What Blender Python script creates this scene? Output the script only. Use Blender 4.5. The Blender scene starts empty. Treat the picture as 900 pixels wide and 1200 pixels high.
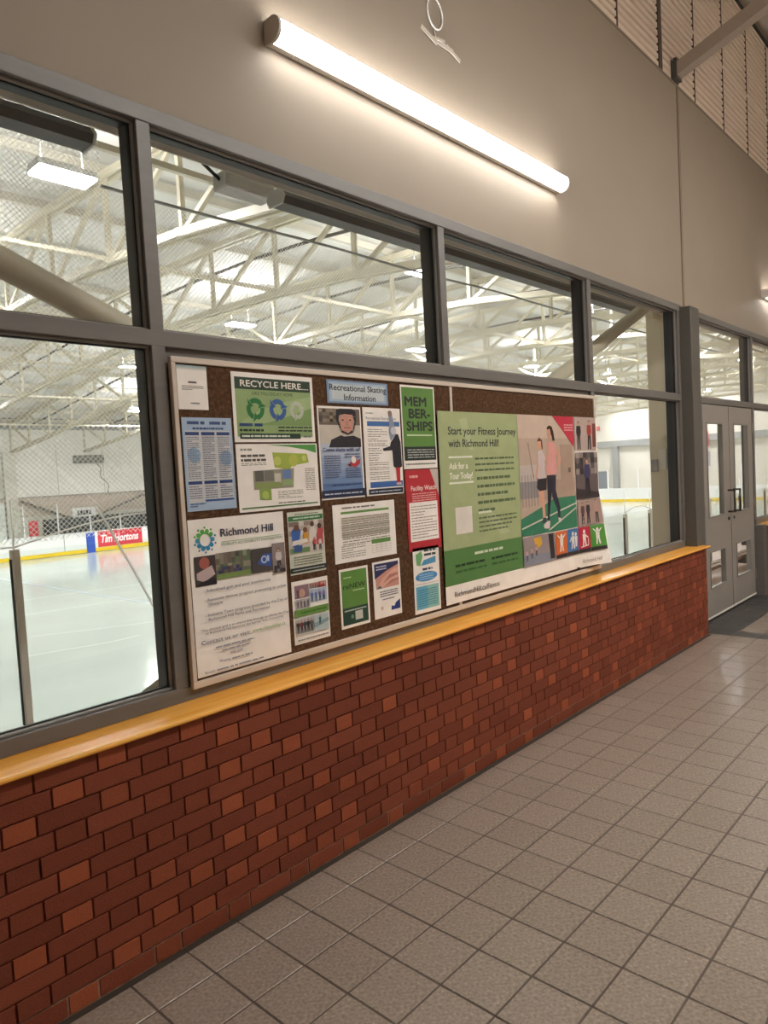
import bpy, bmesh, math, random
from mathutils import Matrix, Vector

random.seed(7)
S = bpy.context.scene
COL = S.collection

# ------------------------------------------------------------------ camera
cam_d = bpy.data.cameras.new('camera')
cam_d.sensor_fit = 'VERTICAL'
cam_d.sensor_height = 36.0
cam_d.lens = 830.0 / 1200.0 * 36.0
cam_d.clip_start = 0.05
cam_d.clip_end = 300
cam = bpy.data.objects.new('camera', cam_d)
COL.objects.link(cam)
_X = (0.67524346, -0.07689291, 0.73357601)
_Y = (-0.73556707, 0.00349814, 0.67744287)
_Z = (-0.0546567, -0.99703322, -0.0541978)
CAMP = (0.0, -2.127, 1.57)
cam.matrix_world = Matrix((
    (_X[0], -_X[1], -_X[2], CAMP[0]),
    (_Y[0], -_Y[1], -_Y[2], CAMP[1]),
    (_Z[0], -_Z[1], -_Z[2], CAMP[2]),
    (0, 0, 0, 1)))
S.camera = cam

# ------------------------------------------------------------------ light levels
LAMP_E = 25.0          # corridor wall lamps
LAMP_COL = (1.0, 0.965, 0.91)
CEIL_E = 103.0         # added unseen fill lamps under the corridor ceiling
BAY_E = 262.0           # rink high-bay lamps
BAY_COL = (0.985, 0.99, 1.0)

w = bpy.data.worlds.new('world')
S.world = w
w.use_nodes = True
w.node_tree.nodes['Background'].inputs[0].default_value = (0.9, 0.85, 0.8, 1)
w.node_tree.nodes['Background'].inputs[1].default_value = 0.02
S.view_settings.view_transform = 'Standard'
S.view_settings.look = 'None'
S.view_settings.gamma = 1.0
S.view_settings.use_curve_mapping = False
S.view_settings.exposure = 0.0


# ------------------------------------------------------------------ helpers
def lin(c):
    return tuple(((v / 255.0) / 12.92 if v / 255.0 <= 0.04045 else ((v / 255.0 + 0.055) / 1.055) ** 2.4) for v in c)


MATS = {}


def mat(name, rgb, rough=0.6, metal=0.0, spec=0.5, emit=None, estr=0.0):
    if name in MATS:
        return MATS[name]
    m = bpy.data.materials.new(name)
    m.use_nodes = True
    b = m.node_tree.nodes['Principled BSDF']
    c = lin(rgb)
    b.inputs['Base Color'].default_value = (*c, 1)
    b.inputs['Roughness'].default_value = rough
    b.inputs['Metallic'].default_value = metal
    b.inputs['Specular IOR Level'].default_value = spec
    if emit:
        b.inputs['Emission Color'].default_value = (*emit, 1)
        b.inputs['Emission Strength'].default_value = estr
    MATS[name] = m
    return m


def ramp_mat(name, stops, scale=(4, 4, 4), detail=4, rough=0.6, spec=0.5, per_piece=0.0, bump=0.0, bump_scale=60.0, coord='Object', rough_var=0.0, island=False):
    """noise-driven colour ramp; per_piece shifts the ramp by a random amount for each object / island"""
    if name in MATS:
        return MATS[name]
    m = bpy.data.materials.new(name)
    m.use_nodes = True
    nt = m.node_tree
    b = nt.nodes['Principled BSDF']
    b.inputs['Roughness'].default_value = rough
    b.inputs['Specular IOR Level'].default_value = spec
    tc = nt.nodes.new('ShaderNodeTexCoord')
    mp = nt.nodes.new('ShaderNodeMapping')
    mp.inputs['Scale'].default_value = scale
    nz = nt.nodes.new('ShaderNodeTexNoise')
    nz.inputs['Detail'].default_value = detail
    nz.inputs['Scale'].default_value = 1.0
    nt.links.new(tc.outputs[coord], mp.inputs['Vector'])
    nt.links.new(mp.outputs[0], nz.inputs['Vector'])
    rp = nt.nodes.new('ShaderNodeValToRGB')
    el = rp.color_ramp.elements
    el[0].position = stops[0][0]
    el[0].color = (*lin(stops[0][1]), 1)
    el[1].position = stops[-1][0]
    el[1].color = (*lin(stops[-1][1]), 1)
    for p, c in stops[1:-1]:
        e = el.new(p)
        e.color = (*lin(c), 1)
    src = nz.outputs['Fac']
    if per_piece > 0:
        oi = nt.nodes.new('ShaderNodeObjectInfo')
        rnd = oi.outputs['Random']
        if island:
            ge = nt.nodes.new('ShaderNodeNewGeometry')
            ad = nt.nodes.new('ShaderNodeMath')
            ad.operation = 'ADD'
            nt.links.new(oi.outputs['Random'], ad.inputs[0])
            nt.links.new(ge.outputs['Random Per Island'], ad.inputs[1])
            fr = nt.nodes.new('ShaderNodeMath')
            fr.operation = 'FRACT'
            nt.links.new(ad.outputs[0], fr.inputs[0])
            rnd = fr.outputs[0]
        mx = nt.nodes.new('ShaderNodeMix')
        mx.inputs['Factor'].default_value = per_piece
        nt.links.new(nz.outputs['Fac'], mx.inputs[2])
        nt.links.new(rnd, mx.inputs[3])
        src = mx.outputs[0]
    nt.links.new(src, rp.inputs['Fac'])
    nt.links.new(rp.outputs['Color'], b.inputs['Base Color'])
    if bump > 0:
        n2 = nt.nodes.new('ShaderNodeTexNoise')
        n2.inputs['Scale'].default_value = bump_scale
        n2.inputs['Detail'].default_value = 3
        nt.links.new(tc.outputs['Object'], n2.inputs['Vector'])
        bp = nt.nodes.new('ShaderNodeBump')
        bp.inputs['Strength'].default_value = bump
        bp.inputs['Distance'].default_value = 0.01
        nt.links.new(n2.outputs['Fac'], bp.inputs['Height'])
        nt.links.new(bp.outputs['Normal'], b.inputs['Normal'])
    MATS[name] = m
    return m


def glass_mat(name, tint=(1, 1, 1), ior=1.45):
    m = bpy.data.materials.new(name)
    m.use_nodes = True
    nt = m.node_tree
    nt.nodes.remove(nt.nodes['Principled BSDF'])
    out = nt.nodes['Material Output']
    tr = nt.nodes.new('ShaderNodeBsdfTransparent')
    tr.inputs[0].default_value = (*tint, 1)
    gl = nt.nodes.new('ShaderNodeBsdfGlossy')
    gl.inputs['Roughness'].default_value = 0.01
    fr = nt.nodes.new('ShaderNodeFresnel')
    ge = nt.nodes.new('ShaderNodeNewGeometry')
    mi = nt.nodes.new('ShaderNodeMix')          # same reflectance from both sides of the sheet
    mi.inputs[2].default_value = ior
    mi.inputs[3].default_value = 1.0 / ior
    nt.links.new(ge.outputs['Backfacing'], mi.inputs['Factor'])
    nt.links.new(mi.outputs[0], fr.inputs[0])
    mx = nt.nodes.new('ShaderNodeMixShader')
    nt.links.new(fr.outputs[0], mx.inputs[0])
    nt.links.new(tr.outputs[0], mx.inputs[1])
    nt.links.new(gl.outputs[0], mx.inputs[2])
    nt.links.new(mx.outputs[0], out.inputs['Surface'])
    return m


class MB:
    """collects faces, builds one mesh object"""

    def __init__(self):
        self.v = []
        self.f = []
        self.mi = []
        self.mats = []

    def slot(self, m):
        if m not in self.mats:
            self.mats.append(m)
        return self.mats.index(m)

    def face(self, pts, m):
        i = len(self.v)
        self.v += [tuple(p) for p in pts]
        self.f.append(tuple(range(i, i + len(pts))))
        self.mi.append(self.slot(m))

    def mesh_in(self, verts, faces, m):
        i = len(self.v)
        self.v += [tuple(p) for p in verts]
        s = self.slot(m)
        for f in faces:
            self.f.append(tuple(k + i for k in f))
            self.mi.append(s)

    def box(self, x0, x1, y0, y1, z0, z1, m):
        vs = [(x0, y0, z0), (x1, y0, z0), (x1, y1, z0), (x0, y1, z0), (x0, y0, z1), (x1, y0, z1), (x1, y1, z1), (x0, y1, z1)]
        self.mesh_in(vs, [(0, 3, 2, 1), (4, 5, 6, 7), (0, 1, 5, 4), (1, 2, 6, 5), (2, 3, 7, 6), (3, 0, 4, 7)], m)

    def bevbox(self, x0, x1, y0, y1, z0, z1, m, r=0.004):
        """box whose front (-y) and top faces are chamfered"""
        bm = bmesh.new()
        bmesh.ops.create_cube(bm, size=1.0)
        for v in bm.verts:
            v.co = Vector(((x0 + x1) / 2 + v.co.x * (x1 - x0), (y0 + y1) / 2 + v.co.y * (y1 - y0), (z0 + z1) / 2 + v.co.z * (z1 - z0)))
        bmesh.ops.bevel(bm, geom=list(bm.edges), offset=r, segments=1, affect='EDGES', profile=0.5)
        bm.verts.ensure_lookup_table()
        self.mesh_in([v.co[:] for v in bm.verts], [tuple(v.index for v in f.verts) for f in bm.faces], m)
        bm.free()

    def tube(self, a, b, r, m, n=10, r2=None, caps=True):
        a = Vector(a)
        b = Vector(b)
        d = (b - a).normalized()
        u = d.orthogonal().normalized()
        q = d.cross(u)
        r2 = r if r2 is None else r2
        vs = []
        for p, rr in ((a, r), (b, r2)):
            for k in range(n):
                t = 2 * math.pi * k / n
                vs.append(p + (u * math.cos(t) + q * math.sin(t)) * rr)
        fs = [(k, (k + 1) % n, n + (k + 1) % n, n + k) for k in range(n)]
        if caps:
            fs += [tuple(range(n))[::-1], tuple(range(n, 2 * n))]
        self.mesh_in(vs, fs, m)

    def bar(self, a, b, wx, wz, m):
        """rectangular bar from a to b; wx = width, wz = height"""
        a = Vector(a)
        b = Vector(b)
        d = (b - a).normalized()
        up = Vector((0, 0, 1))
        if abs(d.z) > 0.98:
            up = Vector((0, 1, 0))
        s = d.cross(up).normalized()
        t = s.cross(d).normalized()
        vs = []
        for p in (a, b):
            for i, j in ((-1, -1), (1, -1), (1, 1), (-1, 1)):
                vs.append(p + s * (i * wx / 2) + t * (j * wz / 2))
        self.mesh_in(vs, [(0, 1, 2, 3), (7, 6, 5, 4), (0, 4, 5, 1), (1, 5, 6, 2), (2, 6, 7, 3), (3, 7, 4, 0)], m)

    def path_tube(self, pts, r, m, n=6):
        for a, b in zip(pts[:-1], pts[1:]):
            self.tube(a, b, r, m, n)

    def prism_x(self, prof, x0, x1, m):
        """profile [(y,z)...] extruded along x"""
        n = len(prof)
        vs = [(x0, y, z) for y, z in prof] + [(x1, y, z) for y, z in prof]
        fs = [(k, (k + 1) % n, n + (k + 1) % n, n + k) for k in range(n)]
        fs += [tuple(range(n))[::-1], tuple(range(n, 2 * n))]
        self.mesh_in(vs, fs, m)

    def mesh(self, name):
        me = bpy.data.meshes.new(name)
        me.from_pydata(self.v, [], self.f)
        for m in self.mats:
            me.materials.append(m)
        me.polygons.foreach_set('material_index', self.mi)
        me.update()
        return me

    def build(self, name, parent=None, smooth=False):
        me = self.mesh(name)
        bm = bmesh.new()
        bm.from_mesh(me)
        bmesh.ops.recalc_face_normals(bm, faces=bm.faces)
        bm.to_mesh(me)
        bm.free()
        if smooth:
            for p in me.polygons:
                p.use_smooth = True
        return put(name, me, parent)


def put(name, me, parent=None):
    o = bpy.data.objects.new(name, me)
    COL.objects.link(o)
    if parent:
        o.parent = parent
    return o


def empty(name, loc=(0, 0, 0)):
    o = bpy.data.objects.new(name, None)
    o.empty_display_size = 0.1
    COL.objects.link(o)
    o.location = loc
    return o


def tag(o, label=None, cat=None, group=None, kind=None):
    if label:
        o['label'] = label
    if cat:
        o['category'] = cat
    if group:
        o['group'] = group
    if kind:
        o['kind'] = kind
    return o


def struct(o, label=None, cat=None):
    tag(o, label, cat, None, 'structure')
    return o


def box_obj(name, b, m, parent=None, bev=0.0):
    mb = MB()
    if bev:
        mb.bevbox(*b, m, bev)
    else:
        mb.box(*b, m)
    return mb.build(name, parent)


def proj(p):
    d = [p[i] - CAMP[i] for i in range(3)]
    q = [sum((_X, _Y, _Z)[k][i] * d[k] for k in range(3)) for i in range(3)]
    if q[2] < 0.05:
        return None
    return 450 + 830 * q[0] / q[2], 600 + 830 * q[1] / q[2], q[2]


# ------------------------------------------------------------------ materials
M_grout = ramp_mat('floor_grout', [(0.3, (76, 66, 58)), (0.7, (94, 82, 73))], (6, 6, 6), rough=0.8)
M_tile = ramp_mat('floor_tile_clay', [(0.30, (130, 118, 107)), (0.5, (149, 136, 124)), (0.66, (160, 147, 135)), (0.82, (214, 203, 190))],
                  (85, 85, 85), detail=4, rough=0.21, spec=0.6, per_piece=0.07, bump=0.15, bump_scale=160, island=True)
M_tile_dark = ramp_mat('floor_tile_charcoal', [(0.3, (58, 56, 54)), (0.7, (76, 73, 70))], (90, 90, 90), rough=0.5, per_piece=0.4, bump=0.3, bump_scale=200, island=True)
M_brick = ramp_mat('brick_stretcher', [(0.15, (112, 55, 37)), (0.5, (120, 60, 41)), (0.85, (130, 67, 46))], (25, 25, 40), rough=0.75, spec=0.25, per_piece=0.75, bump=0.25, bump_scale=150, island=True)
M_brick_h = ramp_mat('brick_header', [(0.1, (114, 57, 38)), (0.5, (130, 66, 43)), (0.9, (156, 82, 52))], (25, 25, 40), rough=0.75, spec=0.25, per_piece=0.8, bump=0.25, bump_scale=150, island=True)
M_mortar = ramp_mat('mortar_red', [(0.3, (86, 41, 28)), (0.7, (100, 48, 33))], (30, 30, 30), rough=0.9, spec=0.1)
M_mortar_l = ramp_mat('mortar_pale', [(0.3, (120, 96, 80)), (0.7, (150, 126, 106))], (30, 30, 30), rough=0.9, spec=0.1)
M_wall = ramp_mat('painted_wall', [(0.3, (145, 133, 119)), (0.7, (150, 138, 124))], (1.2, 1.2, 1.2), rough=0.55, spec=0.3, bump=0.04, bump_scale=90)
M_wall_back = mat('painted_wall_plain', (190, 174, 156), 0.7)
M_clad = ramp_mat('ribbed_cladding', [(0.3, (230, 217, 203)), (0.7, (238, 225, 211))], (2, 2, 2), rough=0.5, spec=0.3)
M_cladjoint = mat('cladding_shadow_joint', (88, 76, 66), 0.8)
M_ceil = mat('corridor_ceiling', (188, 176, 162), 0.8)
M_frame = ramp_mat('grey_aluminium', [(0.3, (102, 99, 96)), (0.7, (109, 106, 102))], (3, 3, 30), rough=0.42, spec=0.5)
M_frame_b = mat('grey_aluminium_bead', (130, 126, 121), 0.38)
M_gasket = mat('black_gasket', (14, 14, 15), 0.7)
M_reveal = mat('dark_outer_frame', (42, 45, 50), 0.5)
M_post = mat('charcoal_post_paint', (88, 85, 80), 0.5)
M_beige = mat('beige_steel', (216, 206, 180), 0.5)
M_olive = ramp_mat('olive_brace_paint', [(0.3, (184, 180, 158)), (0.7, (196, 190, 168))], (3, 3, 3), rough=0.5)
M_header = mat('header_soffit_paint', (186, 178, 160), 0.6)
M_wood = ramp_mat('varnished_oak', [(0.28, (232, 156, 58)), (0.5, (245, 176, 74)), (0.72, (250, 192, 98))], (2.2, 30, 30), detail=6, rough=0.24, spec=0.6)
M_cork = ramp_mat('cork', [(0.3, (70, 50, 36)), (0.5, (86, 62, 44)), (0.7, (104, 78, 58))], (70, 70, 70), detail=6, rough=0.9, spec=0.1)
M_bframe = mat('board_frame_white', (206, 192, 178), 0.5)
M_door = ramp_mat('grey_door_paint', [(0.3, (139, 134, 128)), (0.7, (145, 140, 133))], (2, 2, 2), rough=0.4)
M_chrome = mat('dark_chrome', (90, 84, 78), 0.25, 0.9)
M_lampbody = mat('lamp_body_white', (236, 232, 226), 0.4)
M_lampcap = mat('lamp_end_cap', (214, 208, 200), 0.5)
M_lens = mat('lamp_lens', (255, 255, 255), 0.4, emit=LAMP_COL, estr=LAMP_E)
M_clens = mat('fill_lamp_lens', (255, 255, 255), 0.4, emit=LAMP_COL, estr=CEIL_E)
M_glass = glass_mat('window_glass', (1, 1, 1), 1.25)
M_glass_r = glass_mat('rink_shield_glass', (0.96, 0.985, 0.97), 1.25)
M_ice = ramp_mat('ice', [(0.3, (200, 206, 201)), (0.7, (212, 217, 212))], (0.25, 0.6, 1), detail=6, rough=0.12, spec=0.4)
M_board = mat('rink_board_white', (236, 238, 236), 0.35)
M_yellow = mat('kick_plate_yellow', (232, 198, 40), 0.4)
M_blue = mat('board_line_blue', (48, 84, 176), 0.4)
M_red = mat('advert_red', (206, 52, 66), 0.45)
M_white = mat('print_white', (246, 246, 244), 0.6)
M_rwall = ramp_mat('rink_wall_panel', [(0.3, (238, 235, 226)), (0.7, (244, 241, 233))], (0.6, 0.6, 0.6), rough=0.7)
M_rwall_p = mat('rink_wall_pinkish', (206, 190, 176), 0.8)
M_rwall_b = mat('rink_wall_block', (222, 218, 206), 0.8)
M_rgrey = mat('rink_grey_steel', (150, 152, 150), 0.6)
M_rdark = mat('rink_dark_seating', (58, 60, 62), 0.7)
M_deck = ramp_mat('roof_deck_white', [(0.3, (226, 224, 216)), (0.7, (240, 238, 232))], (0.5, 0.5, 0.5), rough=0.6)
M_truss = ramp_mat('cream_truss_paint', [(0.3, (208, 200, 176)), (0.7, (218, 210, 188))], (2, 2, 2), rough=0.5)
M_purlin = mat('purlin_cream', (214, 208, 192), 0.55)
M_bay = mat('high_bay_lens', (255, 255, 255), 0.4, emit=BAY_COL, estr=BAY_E)
M_bayup = mat('added_uplight_glow', (255, 255, 255), 0.4, emit=BAY_COL, estr=BAY_E * 0.62)  # glow added on top of the housings to lift the rink roof
M_bayh = mat('high_bay_housing', (196, 196, 192), 0.4)
M_net = mat('net_cord', (250, 249, 244), 0.8)
_nt = M_net.node_tree                      # thin nylon cord lets light through
_tr = _nt.nodes.new('ShaderNodeBsdfTranslucent')
_tr.inputs[0].default_value = (0.95, 0.94, 0.91, 1)
_mx = _nt.nodes.new('ShaderNodeMixShader')
_mx.inputs[0].default_value = 0.55
_nt.links.new(_nt.nodes['Principled BSDF'].outputs[0], _mx.inputs[1])
_nt.links.new(_tr.outputs[0], _mx.inputs[2])
_nt.links.new(_mx.outputs[0], _nt.nodes['Material Output'].inputs['Surface'])
M_heater = mat('heater_housing', (66, 65, 63), 0.45)
M_conc = ramp_mat('platform_concrete', [(0.3, (240, 222, 210)), (0.7, (248, 232, 221))], (2, 2, 2), rough=0.8)
M_plank = ramp_mat('bench_wood', [(0.3, (120, 92, 66)), (0.7, (150, 118, 86))], (2, 20, 20), rough=0.5)
M_stick = mat('yellow_sticker', (196, 178, 60), 0.6)
M_black = mat('black_cable', (24, 24, 24), 0.6)

# ================================================================== CORRIDOR SHELL
XA, XB = -3.6, 13.0        # corridor extent along the wall
YB = -4.6                  # opposite wall
ZC = 6.42                  # ceiling
YF = 0.14                  # face of the window framing
YW = 0.155                 # face of the upper painted wall

# floor: dark grout bed with every tile as a piece
floor = struct(box_obj('floor', (XA, XB, YB, 0.3, -0.12, -0.0022), M_grout), 'speckled grey clay tile floor of the corridor', 'floor')
TX, TY, PX, PY = 2.003, -0.183, 0.2033, 0.1987
tm = MB()
tm.bevbox(-PX / 2 + 0.0032, PX / 2 - 0.0032, -PY / 2 + 0.0032, PY / 2 - 0.0032, -0.014, 0.0, M_tile, 0.0016)
tile_me = tm.mesh('floor_tile')
tm = MB()
tm.bevbox(-PX / 2 + 0.0032, PX / 2 - 0.0032, -PY / 2 + 0.0032, PY / 2 - 0.0032, -0.014, 0.0, M_tile_dark, 0.0016)
tile_dk = tm.mesh('floor_tile_dark')
tiles = []
for i in range(-28, 55):
    for j in range(-23, 3):
        cx, cy = TX + (i + 0.5) * PX, TY + (j + 0.5) * PY
        if cx < XA + 0.1 or cx > XB - 0.1 or cy < YB + 0.1:
            continue
        door_bay = 6.46 < cx < 8.6
        if cy > 0.16 or (cy > 0.0 and not door_bay):
            continue
        q = proj((cx, cy, 0))
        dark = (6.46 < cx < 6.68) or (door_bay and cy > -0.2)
        area = 0
        if q and -20 < q[0] < 920 and 600 < q[1] < 1230:
            area = 1.0 / q[2] ** 3
        tiles.append((area, cx, cy, dark))
tiles.sort(reverse=True)
rest = MB()
for k, (a, cx, cy, dark) in enumerate(tiles):
    # the row against the wall is cut a little short (a dark joint runs along the bricks)
    if k < 300 and a > 0:
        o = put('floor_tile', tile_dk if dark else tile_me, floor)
        o.location = (cx, cy, 0)
        o.rotation_euler = (random.uniform(-0.002, 0.002), random.uniform(-0.002, 0.002), 0)
    else:
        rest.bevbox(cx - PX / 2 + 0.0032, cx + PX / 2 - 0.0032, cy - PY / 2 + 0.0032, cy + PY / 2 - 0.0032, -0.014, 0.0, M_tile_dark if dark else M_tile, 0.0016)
o = rest.build('floor_tile_field', floor)
tag(o, kind='stuff')

# ceiling and closing walls
struct(box_obj('ceiling', (XA, XB, YB, 0.4, ZC, ZC + 0.1), M_ceil), 'plain pale ceiling high above the corridor', 'ceiling')
struct(box_obj('wall_back', (XA, XB, YB - 0.15, YB, -0.1, ZC), M_wall_back), 'painted wall on the far side of the corridor', 'wall')
struct(box_obj('wall_left', (XA - 0.15, XA, YB, 0.4, -0.1, ZC), M_wall_back), 'painted end wall at the near end of corridor', 'wall')
struct(box_obj('wall_right', (XB, XB + 0.15, YB, 0.4, -0.1, ZC), M_wall_back), 'painted end wall at the far end of corridor', 'wall')

# upper painted wall, with a control joint at the column line, and ribbed cladding above
wu = struct(box_obj('wall_front', (XA, 6.485, YW, 0.39, 2.886, 4.775), M_wall), 'beige painted wall above the rink windows', 'wall')
box_obj('wall_panel', (6.545, XB, YW, 0.39, 2.886, 4.775), M_wall, wu)
box_obj('joint_strip', (6.485, 6.545, YW + 0.008, 0.39, 2.886, 4.775), mat('joint_shadow', (104, 90, 78), 0.7), wu)
box_obj('joint_bead', (6.506, 6.524, YW - 0.004, 0.3, 2.885, 4.775), mat('joint_bead_paint', (150, 134, 118), 0.6), wu)
box_obj('ledge', (XA, XB, YW - 0.006, 0.39, 4.775, 4.79), M_wall, wu)

clad = struct(box_obj('wall_front_cladding', (XA, XB, YW + 0.035, 0.39, 4.79, 6.30), M_cladjoint), 'horizontally ribbed metal cladding above the painted wall', 'wall')
joints = [XA, -2.7, -1.9, -1.1, -0.3, 0.5, 1.3, 2.1, 2.9, 3.7, 4.52, 5.33, 6.19, 6.97, 7.79, 8.6, 9.4, 10.2, 11.0, 11.8, XB]
for a, b in zip(joints[:-1], joints[1:]):
    mb = MB()
    gap = 0.085 if abs(b - 6.19) < 0.01 else 0.024
    prof = []
    z = 4.795
    pitch = 0.062
    while z < 6.28:
        prof += [(YW + 0.028, z), (YW, z + 0.007), (YW, z + 0.042), (YW + 0.028, z + 0.050)]
        z += pitch
    vs = []
    for x in (a + 0.008, b - gap):
        vs += [(x, y, zz) for y, zz in prof]
    n = len(prof)
    mb.mesh_in(vs, [(k, n + k, n + k + 1, k + 1) for k in range(n - 1)], M_clad)
    mb.build('cladding_panel', clad)
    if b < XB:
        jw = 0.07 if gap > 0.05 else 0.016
        box_obj('panel_joint', (b - jw, b, YW - 0.002, YW + 0.03, 4.795, 6.27), M_cladjoint, clad)  # dark strip paints the shade along the joint, wider for a flange shadow
box_obj('cladding_rail', (XA, XB, YW - 0.004, YW + 0.03, 5.40, 5.425), M_clad, clad)
box_obj('cladding_cap', (XA, XB, YW - 0.012, YW + 0.03, 6.27, 6.30), M_black, clad)

# sloping rafter tube that leaves the wall at the column line
rf = MB()
rf.bar((6.45, 0.15, 4.865), (6.45, -3.9, 6.25), 0.105, 0.105, mat('rafter_paint', (168, 155, 142), 0.5))
r = rf.build('rafter_tube')
tag(r, 'square steel rafter sloping up from the wall at the ribbed cladding', 'rafter')
box_obj('end_plate', (6.375, 6.525, YW - 0.012, YW - 0.001, 4.795, 4.95), M_post, r)
box_obj('end_cleat', (6.388, 6.512, YW - 0.045, YW - 0.017, 4.80, 4.965), M_post, r)

# ------------------------------------------------------------------ brick dado
ZS = 0.785
CH = 0.0635
ST, HD = 0.19, 0.095
PER = ST + HD
bw = struct(box_obj('wall_front_brick', (XA, 6.428, 0.0055, 0.29, 0.07, 0.764), M_mortar), 'low red brick wall under the rink windows', 'wall')
box_obj('mortar_bed', (XA, 6.428, 0.0035, 0.29, 0.0, 0.0665), M_mortar_l, bw)
box_obj('base_joint', (XA, 6.43, -0.022, 0.0085, -0.01, 0.0015), mat('base_joint_dark', (62, 52, 44), 0.9), bw)
mbm = MB()
mbm.bevbox(0, ST - 0.006, 0, 0.05, 0, CH - 0.006, M_brick, 0.0014)
st_me = mbm.mesh('brick_stretcher')
mbm = MB()
mbm.bevbox(0, HD - 0.006, 0, 0.05, 0, CH - 0.006, M_brick_h, 0.0014)
hd_me = mbm.mesh('brick_header')
bricks = []
for c in range(12):
    z0 = 0.004 + c * CH
    ph = 1.656 if c % 2 == 0 else 1.514
    k = int((XA - ph) / PER) - 1
    while True:
        hx = ph + k * PER
        if hx > 6.43:
            break
        for kind, x0, L in (('h', hx, HD), ('s', hx + HD, ST)):
            x1 = x0 + L
            if x0 < XA:
                continue
            cut = min(x1, 6.432)
            if cut - x0 < 0.03:
                continue
            q = proj(((x0 + cut) / 2, 0, z0 + 0.03))
            vis = 0
            if q and -25 < q[0] < 925 and q[1] < 1215:
                vis = (cut - x0) / q[2] ** 2
            bricks.append((vis, kind, x0, cut, z0, L))
        k += 1
bricks.sort(key=lambda t: -t[0])
rest = MB()
for n, (vis, kind, x0, cut, z0, L) in enumerate(bricks):
    dy = random.uniform(-0.0012, 0.0012)
    if n < 300 and vis > 0 and cut >= x0 + L - 1e-4:
        o = put('brick', st_me if kind == 's' else hd_me, bw)
        o.location = (x0 + 0.003, dy, z0 + 0.003)
    else:
        rest.bevbox(x0 + 0.003, cut - 0.003, dy, 0.05 + dy, z0 + 0.003, z0 + CH - 0.003, M_brick if kind == 's' else M_brick_h, 0.0014)
tag(rest.build('brick_field', bw), kind='stuff')
# brick wall beyond the doors
bw2 = struct(box_obj('wall_front_brick_far', (8.62, XB, 0.0055, 0.29, 0.0, 0.764), M_mortar), 'short brick wall beyond the double doors', 'wall')
far = MB()
for c in range(12):
    z0 = 0.004 + c * CH
    x = 8.60 + (0 if c % 2 == 0 else -0.14)
    kk = 0
    while x < XB:
        L = HD if kk % 2 == 0 else ST
        x0 = max(x, 8.60)
        x1 = min(x + L, XB)
        if x1 - x0 > 0.03:
            if x0 < 8.95:
                m = MB()
                m.bevbox(x0 + 0.003, x1 - 0.003, 0, 0.05, z0 + 0.003, z0 + CH - 0.003, M_brick if kk % 2 else M_brick_h, 0.0014)
                m.build('brick', bw2)
            else:
                far.bevbox(x0 + 0.003, x1 - 0.003, 0, 0.05, z0 + 0.003, z0 + CH - 0.003, M_brick if kk % 2 else M_brick_h, 0.0014)
        x += L
        kk += 1
tag(far.build('brick_field', bw2), kind='stuff')

# oak sills
def sill(name, x0, x1, label):
    m = MB()
    m.prism_x([(-0.020, 0.7685), (-0.026, 0.774), (-0.026, 0.780), (-0.021, 0.785), (0.17, 0.785), (0.17, 0.7685)], x0, x1, M_wood)
    return struct(m.build(name), label, 'sill')
sill('trim_1', XA, 4.75, 'long varnished oak sill on the brick wall below notice board')
sill('trim_2', 4.752, 6.47, 'varnished oak sill piece by the doors')
sill('trim_3', 8.56, XB, 'varnished oak sill beyond the double doors')

# ------------------------------------------------------------------ window framing
fr = struct(empty('trim_4', (0, YF, 0)), 'grey aluminium framing of the rink windows', 'window frame')
M0, M1, M2, M3, M4, M5, M6 = -0.333, 1.335, 3.005, 4.66, 6.33, 8.47, 10.1
FB = 0.174                        # back of the aluminium members
def fbox(name, b, m=None, bev=0.002):
    o = box_obj(name, b, m or M_frame, None, bev)
    o.parent = fr
    o.matrix_parent_inverse = Matrix.Translation((0, -YF, 0))
    return o
HW = 0.0265
for x in (M0 - 1.66, M0, M1, M4, M5):
    fbox('mullion', (x - HW, x + HW, YF, FB, 0.838, 2.83))
for x in (M2, M3, M6):
    fbox('mullion', (x - HW, x + HW, YF, FB, 2.115, 2.83))
fbox('mullion', (M3 - HW, M3 + HW, YF, FB, 0.838, 2.06))
fbox('head_rail', (XA, M4 + 0.02, YF - 0.004, FB, 2.83, 2.885))
fbox('head_rail', (6.56, XB, YF - 0.004, FB, 2.83, 2.885))
fbox('transom', (XA, M4, YF - 0.001, FB, 2.06, 2.115))
fbox('transom', (6.55, XB, YF - 0.001, FB, 2.06, 2.115))
fbox('sill_rail', (XA, M4, YF, FB, 0.785, 0.838))
fbox('sill_rail', (M5, XB, YF, FB, 0.785, 0.838))
# deep dark outer section behind the glass (reveals)
OB0, OB1 = 0.183, 0.262
for x in (M0 - 1.66, M0, M1, M2, M3, M4, M5, M6):
    lo = 0.80 if x not in (M6,) else 2.085
    fbox('outer_mullion', (x - HW, x + HW, OB0, OB1, lo, 2.84), M_reveal)
fbox('outer_transom', (XA, XB, OB0, 0.225, 2.062, 2.112), M_reveal)
fbox('outer_head', (XA, XB, OB0, OB1, 2.840, 2.884), M_reveal)
fbox('outer_sill', (XA, XB, OB0, 0.262, 0.765, 0.798), M_frame_b)

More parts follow.
